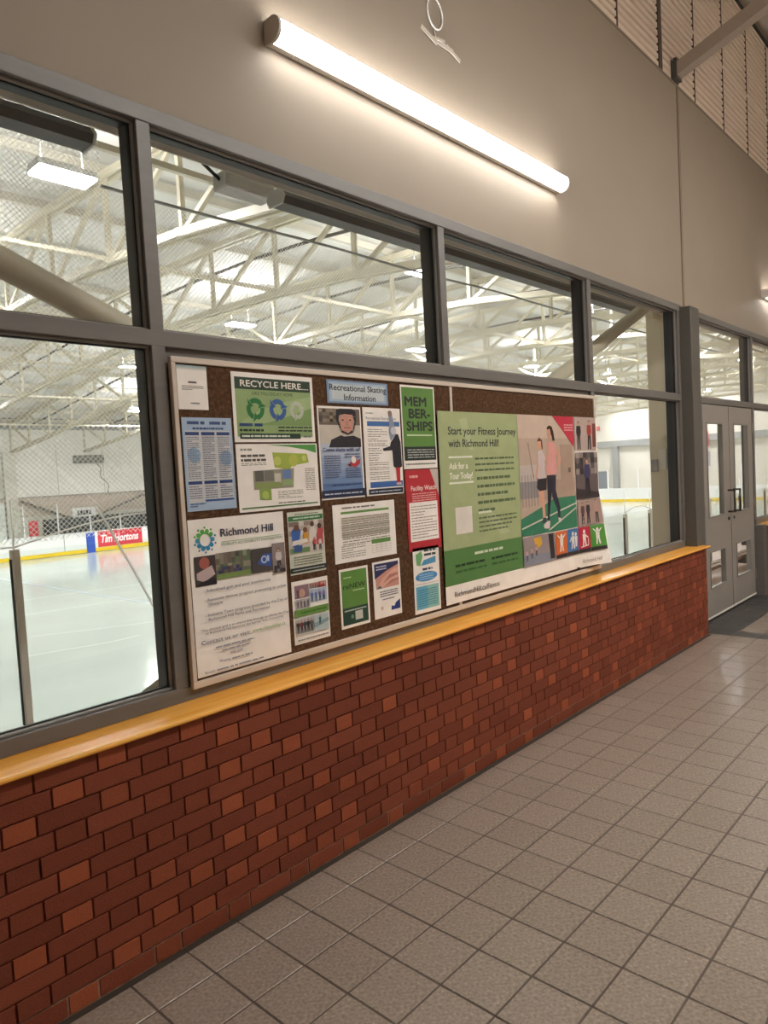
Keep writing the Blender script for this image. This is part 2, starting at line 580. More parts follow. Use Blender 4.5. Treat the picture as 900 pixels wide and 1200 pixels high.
# the window bays: glass, beads, gaskets
GY = 0.178
def bay(n, xa, xb, za, zb, label, parent=None):
    if parent is None:
        parent = struct(empty('window_%d' % n, ((xa + xb) / 2, GY, za)), label, 'window')
        parent.location = (0, 0, 0)
    def part(name, b, m, bev=0.0):
        return box_obj(name, b, m, parent, bev)
    part('pane', (xa + 0.014, xb - 0.014, GY - 0.003, GY + 0.003, za + 0.014, zb - 0.014), M_glass)
    t = 0.008
    # beads stand in front of the glass
    for nm, b in (('bead', (xa, xb, 0.158, GY - 0.004, zb - t, zb)), ('bead', (xa, xb, 0.158, GY - 0.004, za, za + t)),
                  ('bead', (xa, xa + t, 0.158, GY - 0.004, za + t, zb - t)), ('bead', (xb - t, xb, 0.158, GY - 0.004, za + t, zb - t))):
        part(nm, b, M_frame_b, 0.002)
    g = 0.005
    mb = MB()
    for b in ((xa + t, xb - t, GY - 0.0045, GY + 0.008, zb - t - g, zb - t), (xa + t, xb - t, GY - 0.0045, GY + 0.008, za + t, za + t + g),
              (xa + t, xa + t + g, GY - 0.0045, GY + 0.008, za + t + g, zb - t - g), (xb - t - g, xb - t, GY - 0.0045, GY + 0.008, za + t + g, zb - t - g)):
        mb.box(*b, M_gasket)
    o = mb.build('gasket', parent)
    return parent

w1 = bay(1, M0 + HW, M1 - HW, 2.115, 2.83, 'left rink window of two panes, brace tube behind upper pane')
bay(1, M0 + HW, M1 - HW, 0.838, 2.06, None, w1)
bay(2, M1 + HW, M2 - HW, 2.115, 2.83, 'widest upper window above the left part of notice board')
bay(3, M2 + HW, M3 - HW, 2.115, 2.83, 'upper window above the green fitness poster')
w4 = bay(4, M3 + HW, M4 - HW, 2.115, 2.83, 'rink window right of the notice board, column behind')
bay(4, M3 + HW, M4 - HW, 0.838, 2.06, None, w4)
bay(5, 6.56, M5 - HW, 2.115, 2.83, 'transom window over the double doors')
w6 = bay(6, M5 + HW, M6 - HW, 2.115, 2.83, 'window beyond the double doors')
bay(6, M5 + HW, XB, 0.838, 2.06, None, w6)
bay(7, M6 + HW, XB, 2.115, 2.83, 'last upper window past the doors')
bay(8, M0 - 1.66 + HW, M0 - HW, 2.115, 2.83, 'upper window outside the left edge of view')
bay(9, M0 - 1.66 + HW, M0 - HW, 0.838, 2.06, 'lower window outside the left edge of view')
# solid backing behind notice board so that the rink does not shine round it
struct(box_obj('wall_front_blocker', (M1 + HW, M3 - HW, 0.16, 0.22, 0.838, 2.06), M_frame), 'unseen grey panel blocking rink light behind the notice board', 'panel')
struct(box_obj('wall_front_end', (XA, M0 - 1.66 - HW, 0.16, 0.24, 0.785, 2.885), M_wall_back), 'wall infill at the near end of the windows', 'wall')

# charcoal column between window and doors
pc = MB()
pc.bevbox(6.35, 6.555, 0.045, 0.24, 0.785, 2.862, M_post, 0.004)
pc.box(6.435, 6.555, 0.075, 0.24, 0.0, 0.785, M_post)
o = pc.build('trim_5')
struct(o, 'charcoal steel post standing between window and doors', 'post')
struct(box_obj('trim_6', (8.44, 8.62, 0.06, 0.24, 0.0, 0.784), M_frame, None, 0.003), 'grey jamb at the right of the doors', 'jamb')

# ------------------------------------------------------------------ double doors
def door(n, x0, x1, gx0, gx1, label, hx, hinge):
    y0, y1 = 0.15, 0.195
    root = struct(empty('door_%d' % n), label, 'door')
    m = MB()
    zt, zb = 2.052, 0.024
    for b in ((x0, gx0, y0, y1, zb, zt), (gx1, x1, y0, y1, zb, zt), (gx0, gx1, y0, y1, 1.885, zt), (gx0, gx1, y0, y1, 0.66, 0.975), (gx0, gx1, y0, y1, zb, 0.30)):
        m.box(*b, M_door)
    m.build('leaf', root)
    for za, zb2 in ((0.975, 1.885), (0.30, 0.66)):
        box_obj('pane', (gx0 + 0.005, gx1 - 0.005, 0.169, 0.175, za + 0.005, zb2 - 0.005), M_glass, root)
        mb = MB()
        t = 0.014
        for b in ((gx0, gx1, 0.144, 0.168, zb2 - t, zb2), (gx0, gx1, 0.144, 0.168, za, za + t), (gx0, gx0 + t, 0.144, 0.168, za + t, zb2 - t), (gx1 - t, gx1, 0.144, 0.168, za + t, zb2 - t)):
            mb.box(*b, M_frame_b)
        mb.build('glazing_bead', root)
    m = MB()
    m.tube((hx, 0.149, 1.215), (hx, 0.085, 1.215), 0.009, M_chrome)
    m.tube((hx, 0.149, 1.0), (hx, 0.085, 1.0), 0.009, M_chrome)
    m.tube((hx, 0.085, 0.992), (hx, 0.085, 1.223), 0.010, M_chrome)
    m.build('pull_handle', root, True)
    m = MB()
    m.tube((hx, 0.151, 0.93), (hx, 0.140, 0.93), 0.016, M_chrome, 14)
    m.build('lock_cylinder', root, True)
    box_obj('kick_sweep', (x0, x1, 0.142, 0.15, 0.024, 0.038), M_lampbody, root)
    for z in (0.25, 1.05, 1.85):
        mb = MB()
        mb.tube((hinge, 0.146, z - 0.05), (hinge, 0.146, z + 0.05), 0.008, M_frame_b)
        mb.build('hinge', root)
    return root
door(1, 6.86, 7.638, 6.98, 7.44, 'left leaf of the grey double doors, next to charcoal post', 7.56, 6.862)
door(2, 7.656, 8.432, 7.79, 8.28, 'right leaf of the grey double doors, nearer the far wall', 7.735, 8.43)
struct(box_obj('trim_10', (7.625, 7.668, 0.196, 0.21, 0.01, 2.05), M_gasket), 'dark seal strip behind the gap between the doors', 'seal')
struct(box_obj('trim_7', (6.55, 6.858, 0.14, 0.24, 0.0, 2.06), M_frame, None, 0.003), 'grey jamb panel at the left of the doors', 'jamb')
struct(box_obj('trim_8', (6.55, 8.44, 0.16, 0.30, -0.01, 0.008), mat('threshold_dark', (40, 38, 36), 0.6)), 'dark threshold under the double doors', 'threshold')

# ------------------------------------------------------------------ wall lamps
def wall_lamp(x0, L, z, y, s, label):
    """half-round wall lamp; s = +1 faces -y (this wall), -1 faces +y"""
    root = empty('wall_lamp', (x0, y, z))
    tag(root, label, 'lamp', 'linear wall lamps in the corridor')
    def P(prof):
        return [(-s * a, b) for a, b in prof]
    body = MB()
    body.prism_x(P([(0.0, -0.055), (0.034, -0.058), (0.034, 0.036), (0.0, 0.036)]), 0.012, L - 0.012, M_lampbody)
    bo = body.build('body', root)
    arc = [(0.0345, -0.057)]
    for k in range(0, 11):
        t = math.radians(-85 + k * 17)
        arc.append((0.048 + 0.046 * math.cos(t), -0.0105 + 0.0475 * math.sin(t)))
    arc += [(0.0345, 0.0365)]
    lens = MB()
    lens.prism_x(P(arc), 0.014, L - 0.014, M_lens)
    lens.build('lens', root)
    cap_prof = [(0.0, -0.058), (0.035, -0.061)]
    for k in range(0, 11):
        t = math.radians(-85 + k * 17)
        cap_prof.append((0.048 + 0.049 * math.cos(t), -0.0105 + 0.0505 * math.sin(t)))
    cap_prof += [(0.0, 0.038)]
    for a, b in ((0.0, 0.013), (L - 0.013, L)):
        c = MB()
        c.prism_x(P(cap_prof), a, b, M_lampcap)
        c.build('end_cap', root)
    for xs in (0.12, 0.16, L * 0.5, L - 0.2):
        c = MB()
        c.tube((xs, -s * 0.022, -0.0605), (xs, -s * 0.022, -0.0635), 0.003, M_rgrey, 6)
        c.build('screw', bo)
    return root
wall_lamp(1.915, 2.37, 3.372, YW, 1, 'long lit lamp on beige wall above the notice board')
wall_lamp(8.96, 2.37, 3.372, YW, 1, 'lit wall lamp beyond the doors, cut by the right picture edge')
# added fill lamps, outside the view, to brighten the corridor floor and walls
def fill_lamp(x, y, L, label):
    root = empty('fill_lamp', (x, y, ZC))
    tag(root, label, 'lamp', 'added fill lamps hanging from the corridor ceiling')
    m = MB()
    m.box(0, L, -0.08, 0.08, -1.44, -1.40, M_lampbody)
    m.box(0, L, -0.08, -0.07, -1.482, -1.44, M_lampbody)
    m.box(0, L, 0.07, 0.08, -1.482, -1.44, M_lampbody)
    m.build('body', root)
    m = MB()
    m.box(0.02, L - 0.02, -0.068, 0.068, -1.492, -1.441, M_clens)
    m.build('lens', root)
    for dx in (0.3, L - 0.3):
        m = MB()
        m.tube((dx, 0, -1.40), (dx, 0, 0), 0.006, M_rgrey, 6)
        m.build('hanger', root)
fill_lamp(1.95, -3.2, 2.2, 'added unseen fill lamp under the corridor ceiling, nearest of three')
fill_lamp(4.2, -3.2, 2.2, 'added unseen fill lamp under the corridor ceiling, middle of three')
fill_lamp(6.65, -3.2, 2.2, 'added unseen fill lamp under the corridor ceiling, farthest of three')

# remains of a paper decoration taped to the wall
rg = MB()
N = 28
pts = [(3.06 + 0.062 * math.cos(2 * math.pi * k / N), YW - 0.006, 3.925 + 0.078 * math.sin(2 * math.pi * k / N)) for k in range(N + 1)]
rg.path_tube(pts, 0.0045, M_white, 6)
ring = rg.build('wall_ring', None, True)
tag(ring, 'thin white ring hung high on the beige wall above the lamp', 'ring')
tp = MB()
M_tape = mat('clear_tape_strip', (206, 198, 186), 0.2, spec=0.8)
for a, b, wd in (((2.94, 3.815), (3.06, 3.775), 0.022), ((3.04, 3.80), (3.13, 3.81), 0.014), ((3.07, 3.79), (3.20, 3.785), 0.022), ((3.15, 3.80), (3.26, 3.758), 0.020), ((3.05, 3.845), (3.05, 3.80), 0.006)):
    tp.bar((a[0], YW - 0.004, a[1]), (b[0], YW - 0.009, b[1]), 0.004, wd, M_tape)
o = tp.build('tape_scrap')
tag(o, 'scraps of clear tape and ribbon on wall under the white ring', 'tape')

# ================================================================== THE RINK
ICE = -1.6
YFAR = 37.0
RX0, RX1 = -8.0, 56.0
CH_PTS = [(0.4, 4.45), (3, 4.95), (5, 5.22), (8, 5.55), (12, 5.74), (15, 5.70), (19, 5.50), (23.7, 5.20), (27.5, 4.79), (31.9, 4.23), (37.0, 3.72)]
def zc(y):
    for (a, za), (b, zb) in zip(CH_PTS[:-1], CH_PTS[1:]):
        if y <= b:
            return za + (zb - za) * (y - a) / (b - a)
    return CH_PTS[-1][1]
DEPTH = 1.5

struct(box_obj('floor_ice', (RX0, RX1, 4.2, YFAR, ICE - 0.2, ICE), M_ice), 'pale smooth ice sheet seen through windows', 'ice')
# painted lines on the ice
ln = MB()
M_icel = mat('ice_line_blue', (176, 190, 214), 0.3)
ln.box(9.6, 9.66, 4.4, 33.0, ICE, ICE + 0.002, M_icel)
M_score = mat('ice_score', (196, 204, 200), 0.4)
o = ln.build('ice_line')
tag(o, 'faint blue line painted across the near ice', 'ice marking')
rnd = random.Random(3)
for k, (x0, y0, x1, y1) in enumerate(((8.0, 20.0, 18.0, 17.5), (7.0, 17.0, 17.0, 15.2), (5.2, 12.0, 7.4, 12.4), (6, 14.2, 11, 12.6))):
    m = MB()
    P = []
    for t in range(9):
        u = t / 8
        P.append((x0 + (x1 - x0) * u, y0 + (y1 - y0) * u + 0.35 * math.sin(u * 3.0 + k)))
    for (a, b), (c, d) in zip(P[:-1], P[1:]):
        m.face([(a, b - 0.02, ICE + 0.0015), (c, d - 0.02, ICE + 0.0015), (c, d + 0.02, ICE + 0.0015), (a, b + 0.02, ICE + 0.0015)], M_score)
    o = m.build('skate_score')
    tag(o, ['long grey skate score furthest out on the ice', 'second long grey skate score across the ice', 'short grey skate score near the window', 'faint skate score crossing the middle ice'][k], 'ice marking', 'scores on the ice')

# rink walls and roof
rw = struct(box_obj('wall_far', (RX0, RX1, YFAR, YFAR + 0.3, 1.36, 4.9), M_rwall), 'pale panelled far wall of the ice rink', 'wall')
box_obj('lower_wall', (RX0, RX1, YFAR, YFAR + 0.3, 0.3, 1.30), M_rwall_p, rw)
box_obj('base_wall', (RX0, RX1, YFAR, YFAR + 0.3, ICE, 0.3), M_rwall_b, rw)
box_obj('wall_rail', (RX0, RX1, YFAR - 0.12, YFAR, 1.30, 1.36), mat('rail_grey', (150, 142, 132), 0.6), rw)
for k in range(18):
    x = 3.4 + k * 2.6
    box_obj('panel_joint', (x, x + 0.03, YFAR - 0.012, YFAR, 1.36, 3.8), mat('panel_joint_grey', (196, 190, 178), 0.7), rw)
struct(box_obj('wall_end', (RX1, RX1 + 0.3, 0.4, YFAR, ICE, 7.6), M_rwall_b), 'pale block end wall of the rink', 'wall')
struct(box_obj('wall_end_near', (RX0 - 0.3, RX0, 0.4, YFAR, ICE, 7.6), M_rwall_b), 'rink end wall outside the view', 'wall')
# strip above the far wall: dark louvre band under the eaves
lv = struct(box_obj('trim_9', (RX0, RX1, YFAR - 0.05, YFAR + 0.25, 4.9, 5.6), M_rgrey), 'grey louvre band above the far rink wall', 'louvre')
deck = MB()
ys = [0.42 + (YFAR - 0.42) * k / 30 for k in range(31)]
for a, b in zip(ys[:-1], ys[1:]):
    za, zb = zc(a) + DEPTH + 0.28, zc(b) + DEPTH + 0.28
    # each insulated strip sags a little between purlins
    ym, zm = (a + b) / 2, (za + zb) / 2 - 0.06
    deck.face([(RX0, a, za), (RX1, a, za), (RX1, ym, zm), (RX0, ym, zm)], M_deck)
    deck.face([(RX0, ym, zm), (RX1, ym, zm), (RX1, b, zb), (RX0, b, zb)], M_deck)
    deck.face([(RX0, a, za + 0.4), (RX1, a, za + 0.4), (RX1, b, zb + 0.4), (RX0, b, zb + 0.4)], M_deck)
struct(deck.build('ceiling_rink'), 'white insulated arched roof deck over the rink', 'ceiling')
# the wall between windows and rink roof, on the rink side
struct(box_obj('wall_front_rink', (RX0, RX1, 0.392, 0.402, 2.886, 6.9), M_header), 'cream rink side of the wall above the windows', 'wall')
struct(box_obj('wall_front_past', (XB + 0.16, RX1, 0.1, 0.5, ICE, 2.85), M_rwall_b), 'rink wall continuing past the corridor', 'wall')
struct(box_obj('wall_front_before', (RX0, XA - 0.16, 0.1, 0.5, ICE, 6.9), M_rwall_b), 'rink wall before the corridor', 'wall')
# spectators' platform just outside the doors
struct(box_obj('floor_platform', (RX0, RX1, 0.31, 2.7, -0.3, -0.012), M_conc), 'pale concrete platform outside the double doors', 'platform')
struct(box_obj('floor_lower', (RX0, RX1, 2.7, 4.1, ICE - 0.2, -1.2), M_conc), 'lower walkway behind the near boards', 'platform')

# trusses
def make_truss(x):
    root = empty('roof_truss', (x, 0, 0))
    yy = [0.5 + k * (YFAR - 0.55) / 15 for k in range(16)]
    bc, tc = MB(), MB()
    for a, b in zip(yy[:-1], yy[1:]):
        for dx in (-0.085, 0.085):
            bc.bar((dx, a, zc(a)), (dx, b, zc(b)), 0.075, 0.13, M_truss)
            tc.bar((dx, a, zc(a) + DEPTH), (dx, b, zc(b) + DEPTH), 0.08, 0.12, M_truss)
    bc.build('bottom_chord', root)
    tc.build('top_chord', root)
    for k, y in enumerate(yy):
        m = MB()
        m.bar((0, y, zc(y)), (0, y, zc(y) + DEPTH), 0.085, 0.085, M_truss)
        m.build('vertical_web', root)
        if k < 15:
            b = yy[k + 1]
            m = MB()
            if k < 6:
                m.bar((0, b, zc(b)), (0, y, zc(y) + DEPTH), 0.08, 0.08, M_truss)
            else:
                m.bar((0, y, zc(y)), (0, b, zc(b) + DEPTH), 0.08, 0.08, M_truss)
            m.build('diagonal_web', root)
    return root
ords = ['first', 'second', 'third', 'fourth', 'fifth', 'sixth', 'seventh', 'eighth', 'ninth', 'tenth', 'eleventh', 'twelfth', 'thirteenth']
def copy_tree(o, parent=None):
    c = o.copy()
    COL.objects.link(c)
    c.parent = parent
    for ch in list(o.children):
        copy_tree(ch, c)
    return c
t0 = make_truss(6.42)
trs = [t0]
for k in range(1, 13):
    c = copy_tree(t0)
    c.location.x = 6.42 + 3.87 * k
    trs.append(c)
for k, t in enumerate(trs):
    tag(t, '%s cream arched roof truss over the ice, counted from the near end' % ords[k], 'truss', 'arched roof trusses of the rink')
c = copy_tree(t0)
c.location.x = 2.5
tag(c, 'cream roof truss nearest the left window, mostly above the view', 'truss', 'arched roof trusses of the rink')
# longitudinal purlins and bridging rods
for k in range(16):
    y = 0.5 + k * (YFAR - 0.55) / 15
    m = MB()
    m.box(RX0, RX1, y - 0.05, y + 0.05, zc(y) + DEPTH + 0.06, zc(y) + DEPTH + 0.22, M_purlin)
    o = m.build('roof_purlin')
    tag(o, '%s cream purlin along the rink roof, counted from the window wall' % (ords + ['fourteenth', 'fifteenth', 'sixteenth'])[k], 'purlin', 'purlins of the rink roof')
for k, (y, dz) in enumerate(((5.4, 0.05), (10.2, 0.05), (15.1, 0.05), (20.0, 0.05), (25.0, 0.05), (30.0, 0.05))):
    m = MB()
    m.bar((RX0, y, zc(y) + dz), (RX1, y, zc(y) + dz), 0.07, 0.07, M_truss)
    o = m.build('bridging_rod')
    tag(o, '%s thin bridging bar tying the truss bottom chords, from the window wall' % ords[k], 'tie bar', 'bridging bars of the rink roof')
# dark conduits under the deck, slanting beside the trusses
for k, x in enumerate((10.368, 14.238, 18.108, 21.978)):
    m = MB()
    ysx = [2.0 + 2.3 * j for j in range(15)]
    m.path_tube([(x, y, zc(y) + 0.95) for y in ysx], 0.035, mat('conduit_dark', (92, 88, 82), 0.6), 6)
    o = m.build('conduit')
    tag(o, '%s dark conduit running between the roof trusses' % ords[k], 'conduit', 'dark conduits in the rink roof')

# high-bay lights
def high_bay(x, y, z, label):
    root = empty('high_bay_light', (x, y, z))
    tag(root, label, 'light', 'high bay lights over the ice')
    m = MB()
    m.prism_x([(-0.22, 0.0), (0.22, 0.0), (0.17, 0.11), (-0.17, 0.11)], -0.42, 0.42, M_bayh)
    m.build('housing', root)
    m = MB()
    m.box(-0.40, 0.40, -0.20, 0.20, -0.03, -0.001, M_bay)
    m.build('lens', root)
    m = MB()
    m.box(-0.38, 0.38, -0.10, 0.10, 0.111, 0.122, M_bayup)  # added emitter that throws light up onto the roof deck
    m.build('added_uplight', root)
    m = MB()
    for dx in (-0.3, 0.3):
        m.tube((dx, 0, 0.11), (dx, 0, 1.24), 0.008, M_rgrey, 5)
    m.build('hanger', root)
rows = [(8.2, 'row nearest the windows'), (15.2, 'second row'), (21.8, 'third row'), (29.0, 'fourth row')]
for y, nm in rows:
    for k in range(7):
        x = 4.75 + 8.2 * k + (4.1 if y > 25 else 0)
        if x > 54.5:
            continue
        high_bay(x, y, min(6.2, zc(y) + 0.55), '%s bright high bay light of the %s, from the left' % (ords[k], nm))

# far boards
fb = empty('rink_boards', (0, 33.0, ICE))
tag(fb, 'white dasher boards with yellow kick strip along the far side', 'rink boards')
PW = 2.4
for k in range(15):
    x0 = 7.6 + k * PW
    mb = MB()
    mb.bevbox(x0 + 0.012, x0 + PW - 0.012, 0.0, 0.08, 0.20, 1.02, M_board, 0.01)
    mb.build('board_panel', fb)
    mb = MB()
    mb.box(x0, x0 + PW, -0.012, 0.0, 0.02, 0.20, M_yellow)
    mb.build('kick_plate', fb)
box_obj('top_rail', (7.6, 7.6 + 15 * PW, -0.02, 0.14, 1.02, 1.06), M_board, fb)
box_obj('line_stripe', (15.90, 16.34, -0.016, 0.0, 0.0, 1.03), M_blue, fb)
# board advert
ad = box_obj('advert_panel', (16.5, 18.92, -0.014, 0.0, 0.22, 1.01), M_red, fb)
tag(ad, 'red advert panel with white script lettering')

def text_mesh(s, width=None, height=0.1, bold=0.0, align='LEFT', shear=0.0, res=3):
    cu = bpy.data.curves.new('txt', 'FONT')
    cu.body = s
    cu.size = 1.0
    cu.offset = bold
    cu.shear = shear
    cu.resolution_u = res
    ob = bpy.data.objects.new('txt', cu)
    COL.objects.link(ob)
    bpy.context.view_layer.update()
    dg = bpy.context.evaluated_depsgraph_get()
    me = bpy.data.meshes.new_from_object(ob.evaluated_get(dg))
    bpy.data.objects.remove(ob)
    bpy.data.curves.remove(cu)
    vs = [v.co.copy() for v in me.vertices]
    fs = [tuple(p.vertices) for p in me.polygons]
    bpy.data.meshes.remove(me)
    if not vs:
        return [], []
    xa, xb = min(v.x for v in vs), max(v.x for v in vs)
    capm = 0.73
    sy = height / capm
    sx = sy if width is None else width / (xb - xa)
    W = (xb - xa) * sx
    off = {'LEFT': 0.0, 'CENTER': -W / 2, 'RIGHT': -W}[align]
    return [((v.x - xa) * sx + off, v.y * sy) for v in vs], fs

tv, tf = text_mesh('Tim Hortons', 2.05, 0.40, 0.03, shear=0.25)
m = MB()
m.mesh_in([(16.66 + a, -0.019, 0.44 + b) for a, b in tv], tf, M_white)
m.build('lettering', ad)

# posts and glass on the far boards, seating bank, rails and signs behind
for k in range(12):
    x0 = 13.0 + k * 1.6
    m = MB()
    m.box(x0 - 0.025, x0 + 0.025, 0.03, 0.09, 1.06, 2.55 if k < 2 else 1.9, M_white)
    m.build('glass_post', fb)
box_obj('shield_glass', (11.2, 14.6, 0.055, 0.063, 1.06, 2.5), M_glass_r, fb)
box_obj('shield_glass', (14.62, 30.6, 0.055, 0.063, 1.06, 1.88), M_glass_r, fb)
for k in range(9):
    x0 = 15.1 + k * 2.6
    o = box_obj('bench_block', (x0, x0 + 2.5, 35.4, 36.2, ICE, 0.12), M_rdark, None, 0.03)
    tag(o, '%s dark seating block behind the far boards, from the left' % ords[k], 'seating', 'dark seating behind the far boards')
o = box_obj('red_banner', (13.95, 14.4, 34.95, 35.0, -0.62, 0.16), M_red)
tag(o, 'narrow red upright banner behind the far boards', 'banner')
for k, (a, b) in enumerate((((14.4, 1.15), (17.45, -0.18)), ((17.55, -0.18), (21.3, 1.12)), ((21.4, 1.12), (25.0, -0.2)))):
    m = MB()
    m.bar((a[0], 36.85, a[1]), (b[0], 36.85, b[1]), 0.07, 0.10, mat('brace_grey', (120, 112, 104), 0.6))
    o = m.build('wall_brace')
    tag(o, ['grey diagonal brace descending on the far wall', 'grey diagonal brace rising right on the far wall', 'last grey diagonal brace on the far wall'][k], 'brace', 'diagonal braces on the far wall')
sg = box_obj('wall_sign', (16.75, 18.05, 36.3, 36.36, 0.05, 0.62), M_white)
tag(sg, 'small white sign with black lettering on the far wall', 'sign')
m = MB()
for k in range(5):
    m.box(17.02 + 0.16 * k, 17.14 + 0.16 * k, 36.288, 36.3, 0.22, 0.46, mat('sign_ink', (70, 70, 70), 0.6))
m.build('sign_print', sg)
bn = box_obj('scoreboard_box', (17.3, 19.0, 36.8, 36.95, 3.05, 3.5), mat('scoreboard_dark', (120, 118, 110), 0.6))
tag(bn, 'small dark grille box high on the far wall', 'grille')
cd = MB()
cd.path_tube([(18.6 + 0.12 * math.sin(k * 1.3) + 0.08 * k, 36.9, 3.02 - 0.2 * k) for k in range(10)], 0.025, mat('cable_grey', (120, 116, 110), 0.6), 5)
o = cd.build('hanging_cable')
tag(o, 'wavy grey cable hanging down the far wall from the grille', 'cable')
o = box_obj('white_door', (12.0, 13.55, 36.85, 36.98, ICE, 1.1), M_white)
tag(o, 'bright white doorway on the far wall behind the left post', 'doorway')
o = box_obj('wall_pilaster', (13.6, 14.2, 36.7, 36.98, ICE, 3.7), M_rwall_b)
tag(o, 'pale pilaster beside the bright doorway on the far wall', 'pilaster')

# right end boards with their rounded corner
eb = empty('rink_boards', (0, 0, ICE))
tag(eb, 'white rounded end boards with yellow kick strip at right end', 'rink boards')
path = [(43.66, 33.04)]
for k in range(1, 7):
    t = math.radians(15 * k)
    path.append((43.6 + 8.4 * math.sin(t), 33.0 - 8.4 + 8.4 * math.cos(t)))
y = path[-1][1]
while y > 5.5:
    y -= 2.4
    path.append((52.0, y))
for (a, b) in zip(path[:-1], path[1:]):
    d = Vector((b[0] - a[0], b[1] - a[1], 0)).normalized()
    nrm = Vector((-d.y, d.x, 0))     # towards outside
    def strip(z0, z1, off, th, mm, nmx):
        m = MB()
        p, q = Vector((a[0], a[1], 0)) + nrm * off, Vector((b[0], b[1], 0)) + nrm * off
        m.bar((p.x, p.y, (z0 + z1) / 2), (q.x, q.y, (z0 + z1) / 2), th, z1 - z0, mm)
        return m.build(nmx, eb)
    strip(0.22, 1.06, 0.0, 0.08, M_board, 'board_panel')
    strip(0.02, 0.22, -0.0, 0.10, M_yellow, 'kick_plate')
    m = MB()
    m.box(a[0] - 0.04, a[0] + 0.04, a[1] - 0.04, a[1] + 0.04, 1.06, 2.5, M_white)
    m.build('glass_post', eb)
# end wall features
o = box_obj('wall_beam', (55.7, 56.0, 5.0, 36.0, 2.72, 3.2), M_rgrey)
tag(o, 'grey horizontal band beam across the rink end wall', 'beam')
o = box_obj('end_column', (55.6, 55.98, 23.0, 23.45, ICE, 2.72), M_rgrey)
tag(o, 'grey steel column on the rink end wall', 'column')
o = box_obj('end_door', (55.85, 55.98, 24.0, 25.2, ICE, 0.75), mat('door_slate', (128, 134, 140), 0.6))
tag(o, 'slate grey door in the rink end wall', 'door')
o = box_obj('exit_sign', (55.8, 55.95, 24.6, 25.9, 4.15, 4.5), mat('sign_pale_red', (214, 120, 112), 0.6))
tag(o, 'small red sign high on the rink end wall', 'sign')
o = box_obj('red_banner', (55.58, 55.695, 15.9, 17.6, 2.3, 3.4), M_red)
tag(o, 'red and white banner on end wall seen through left door leaf', 'banner')
o = box_obj('banner_panel', (55.90, 55.995, 15.9, 17.6, 0.8, 1.9), mat('banner_lilac', (170, 164, 176), 0.6))
tag(o, 'lilac grey panel below the red banner on end wall', 'panel')

# near boards with shield posts and glass
nb = empty('rink_boards', (0, 4.2, ICE))
tag(nb, 'near dasher boards with grey shield posts below the windows', 'rink boards')
box_obj('board_panel', (-4.0, 44.0, 0.0, 0.08, 0.0, 1.06), M_board, nb)
def gpost(x, top, wd):
    m = MB()
    m.bevbox(x - wd / 2, x + wd / 2, -0.03, 0.05, 1.06, top - ICE, mat('shield_post_grey', (216, 210, 196), 0.45), 0.006)
    o = m.build('shield_post', nb)
    m = MB()
    m.box(x - wd / 2 - 0.006, x - wd / 2 + 0.003, 0.0, 0.04, 1.2, top - ICE - 0.08, M_gasket)
    m.build('post_gasket', o)
    m = MB()
    m.tube((x, 0.01, top - ICE), (x, 0.01, top - ICE + 0.42), 0.008, M_net, 6)
    m.build('net_rod', o)
gpost(-0.2, 1.10, 0.062)
gpost(2.25, 1.10, 0.062)
gpost(4.7, 1.10, 0.062)
xs = 6.45
while xs < 40:
    gpost(xs, 0.45, 0.062)
    xs += 1.305
for a, b, t in ((-0.2, 2.25, 1.08), (2.25, 4.7, 1.08), (4.7, 6.45, 0.44)):
    box_obj('shield_glass', (a + 0.04, b - 0.04, 0.006, 0.014, 1.06, t - ICE), M_glass_r, nb)
xs = 6.45
while xs < 38:
    box_obj('shield_glass', (xs + 0.04, xs + 1.265, 0.006, 0.014, 1.06, 0.44 - ICE), M_glass_r, nb)
    xs += 1.305
# sagging net rope along the post tops
m = MB()
for a, b, za, zb, sag in ((2.25, 4.7, 1.12, 1.12, 0.20), (14.28, 15.585, 0.47, 0.47, 0.1), (15.585, 16.89, 0.47, 0.47, 0.1), (-0.2, 2.25, 1.12, 1.12, 0.03)):
    P = []
    for k in range(13):
        u = k / 12
        P.append((a + (b - a) * u, 0.0, (za + (zb - za) * u) - ICE + sag * math.sin(math.pi * u)))
    m.path_tube(P, 0.008, M_net, 5)
m.build('net_rope', nb)

# protective net: two families of diagonal cords
def net(x0, x1, z0, z1, y, cell, r, label):
    m = MB()
    w_, h_ = x1 - x0, z1 - z0
    step = cell * math.sqrt(2)
    def cord(p, q):
        m.tube((p[0], y, p[1]), (q[0], y, q[1]), r, M_net, 3, caps=False)
    n = int((w_ + h_) / step) + 1
    for k in range(1, n):
        c = k * step
        # rising cords  x - x0 = c - (z - z0)
        xa, za = (c, 0) if c <= w_ else (w_, c - w_)
        xb, zb = (0, c) if c <= h_ else (c - h_, h_)
        cord((x0 + xa, z0 + za), (x0 + xb, z0 + zb))
        cord((x1 - xa, z0 + za), (x1 - xb, z0 + zb))
    o = m.build('protective_net')
    tag(o, label, 'net', None, 'stuff')
    return o
net(0.3, 3.3, 1.14, 5.2, 4.285, 0.034, 0.0028, 'tall white diamond mesh net behind the left window')
net(3.3, 10.5, 1.14, 4.36, 4.285, 0.034, 0.0028, 'white diamond mesh net behind the upper windows')
m = MB()
m.path_tube([(3.3 + 0.6 * k, 4.285, 4.392 - 0.012 * math.sin(k)) for k in range(30)], 0.016, M_rgrey, 6)
o = m.build('net_cable')
tag(o, 'grey steel cable carrying the top of the net', 'cable')
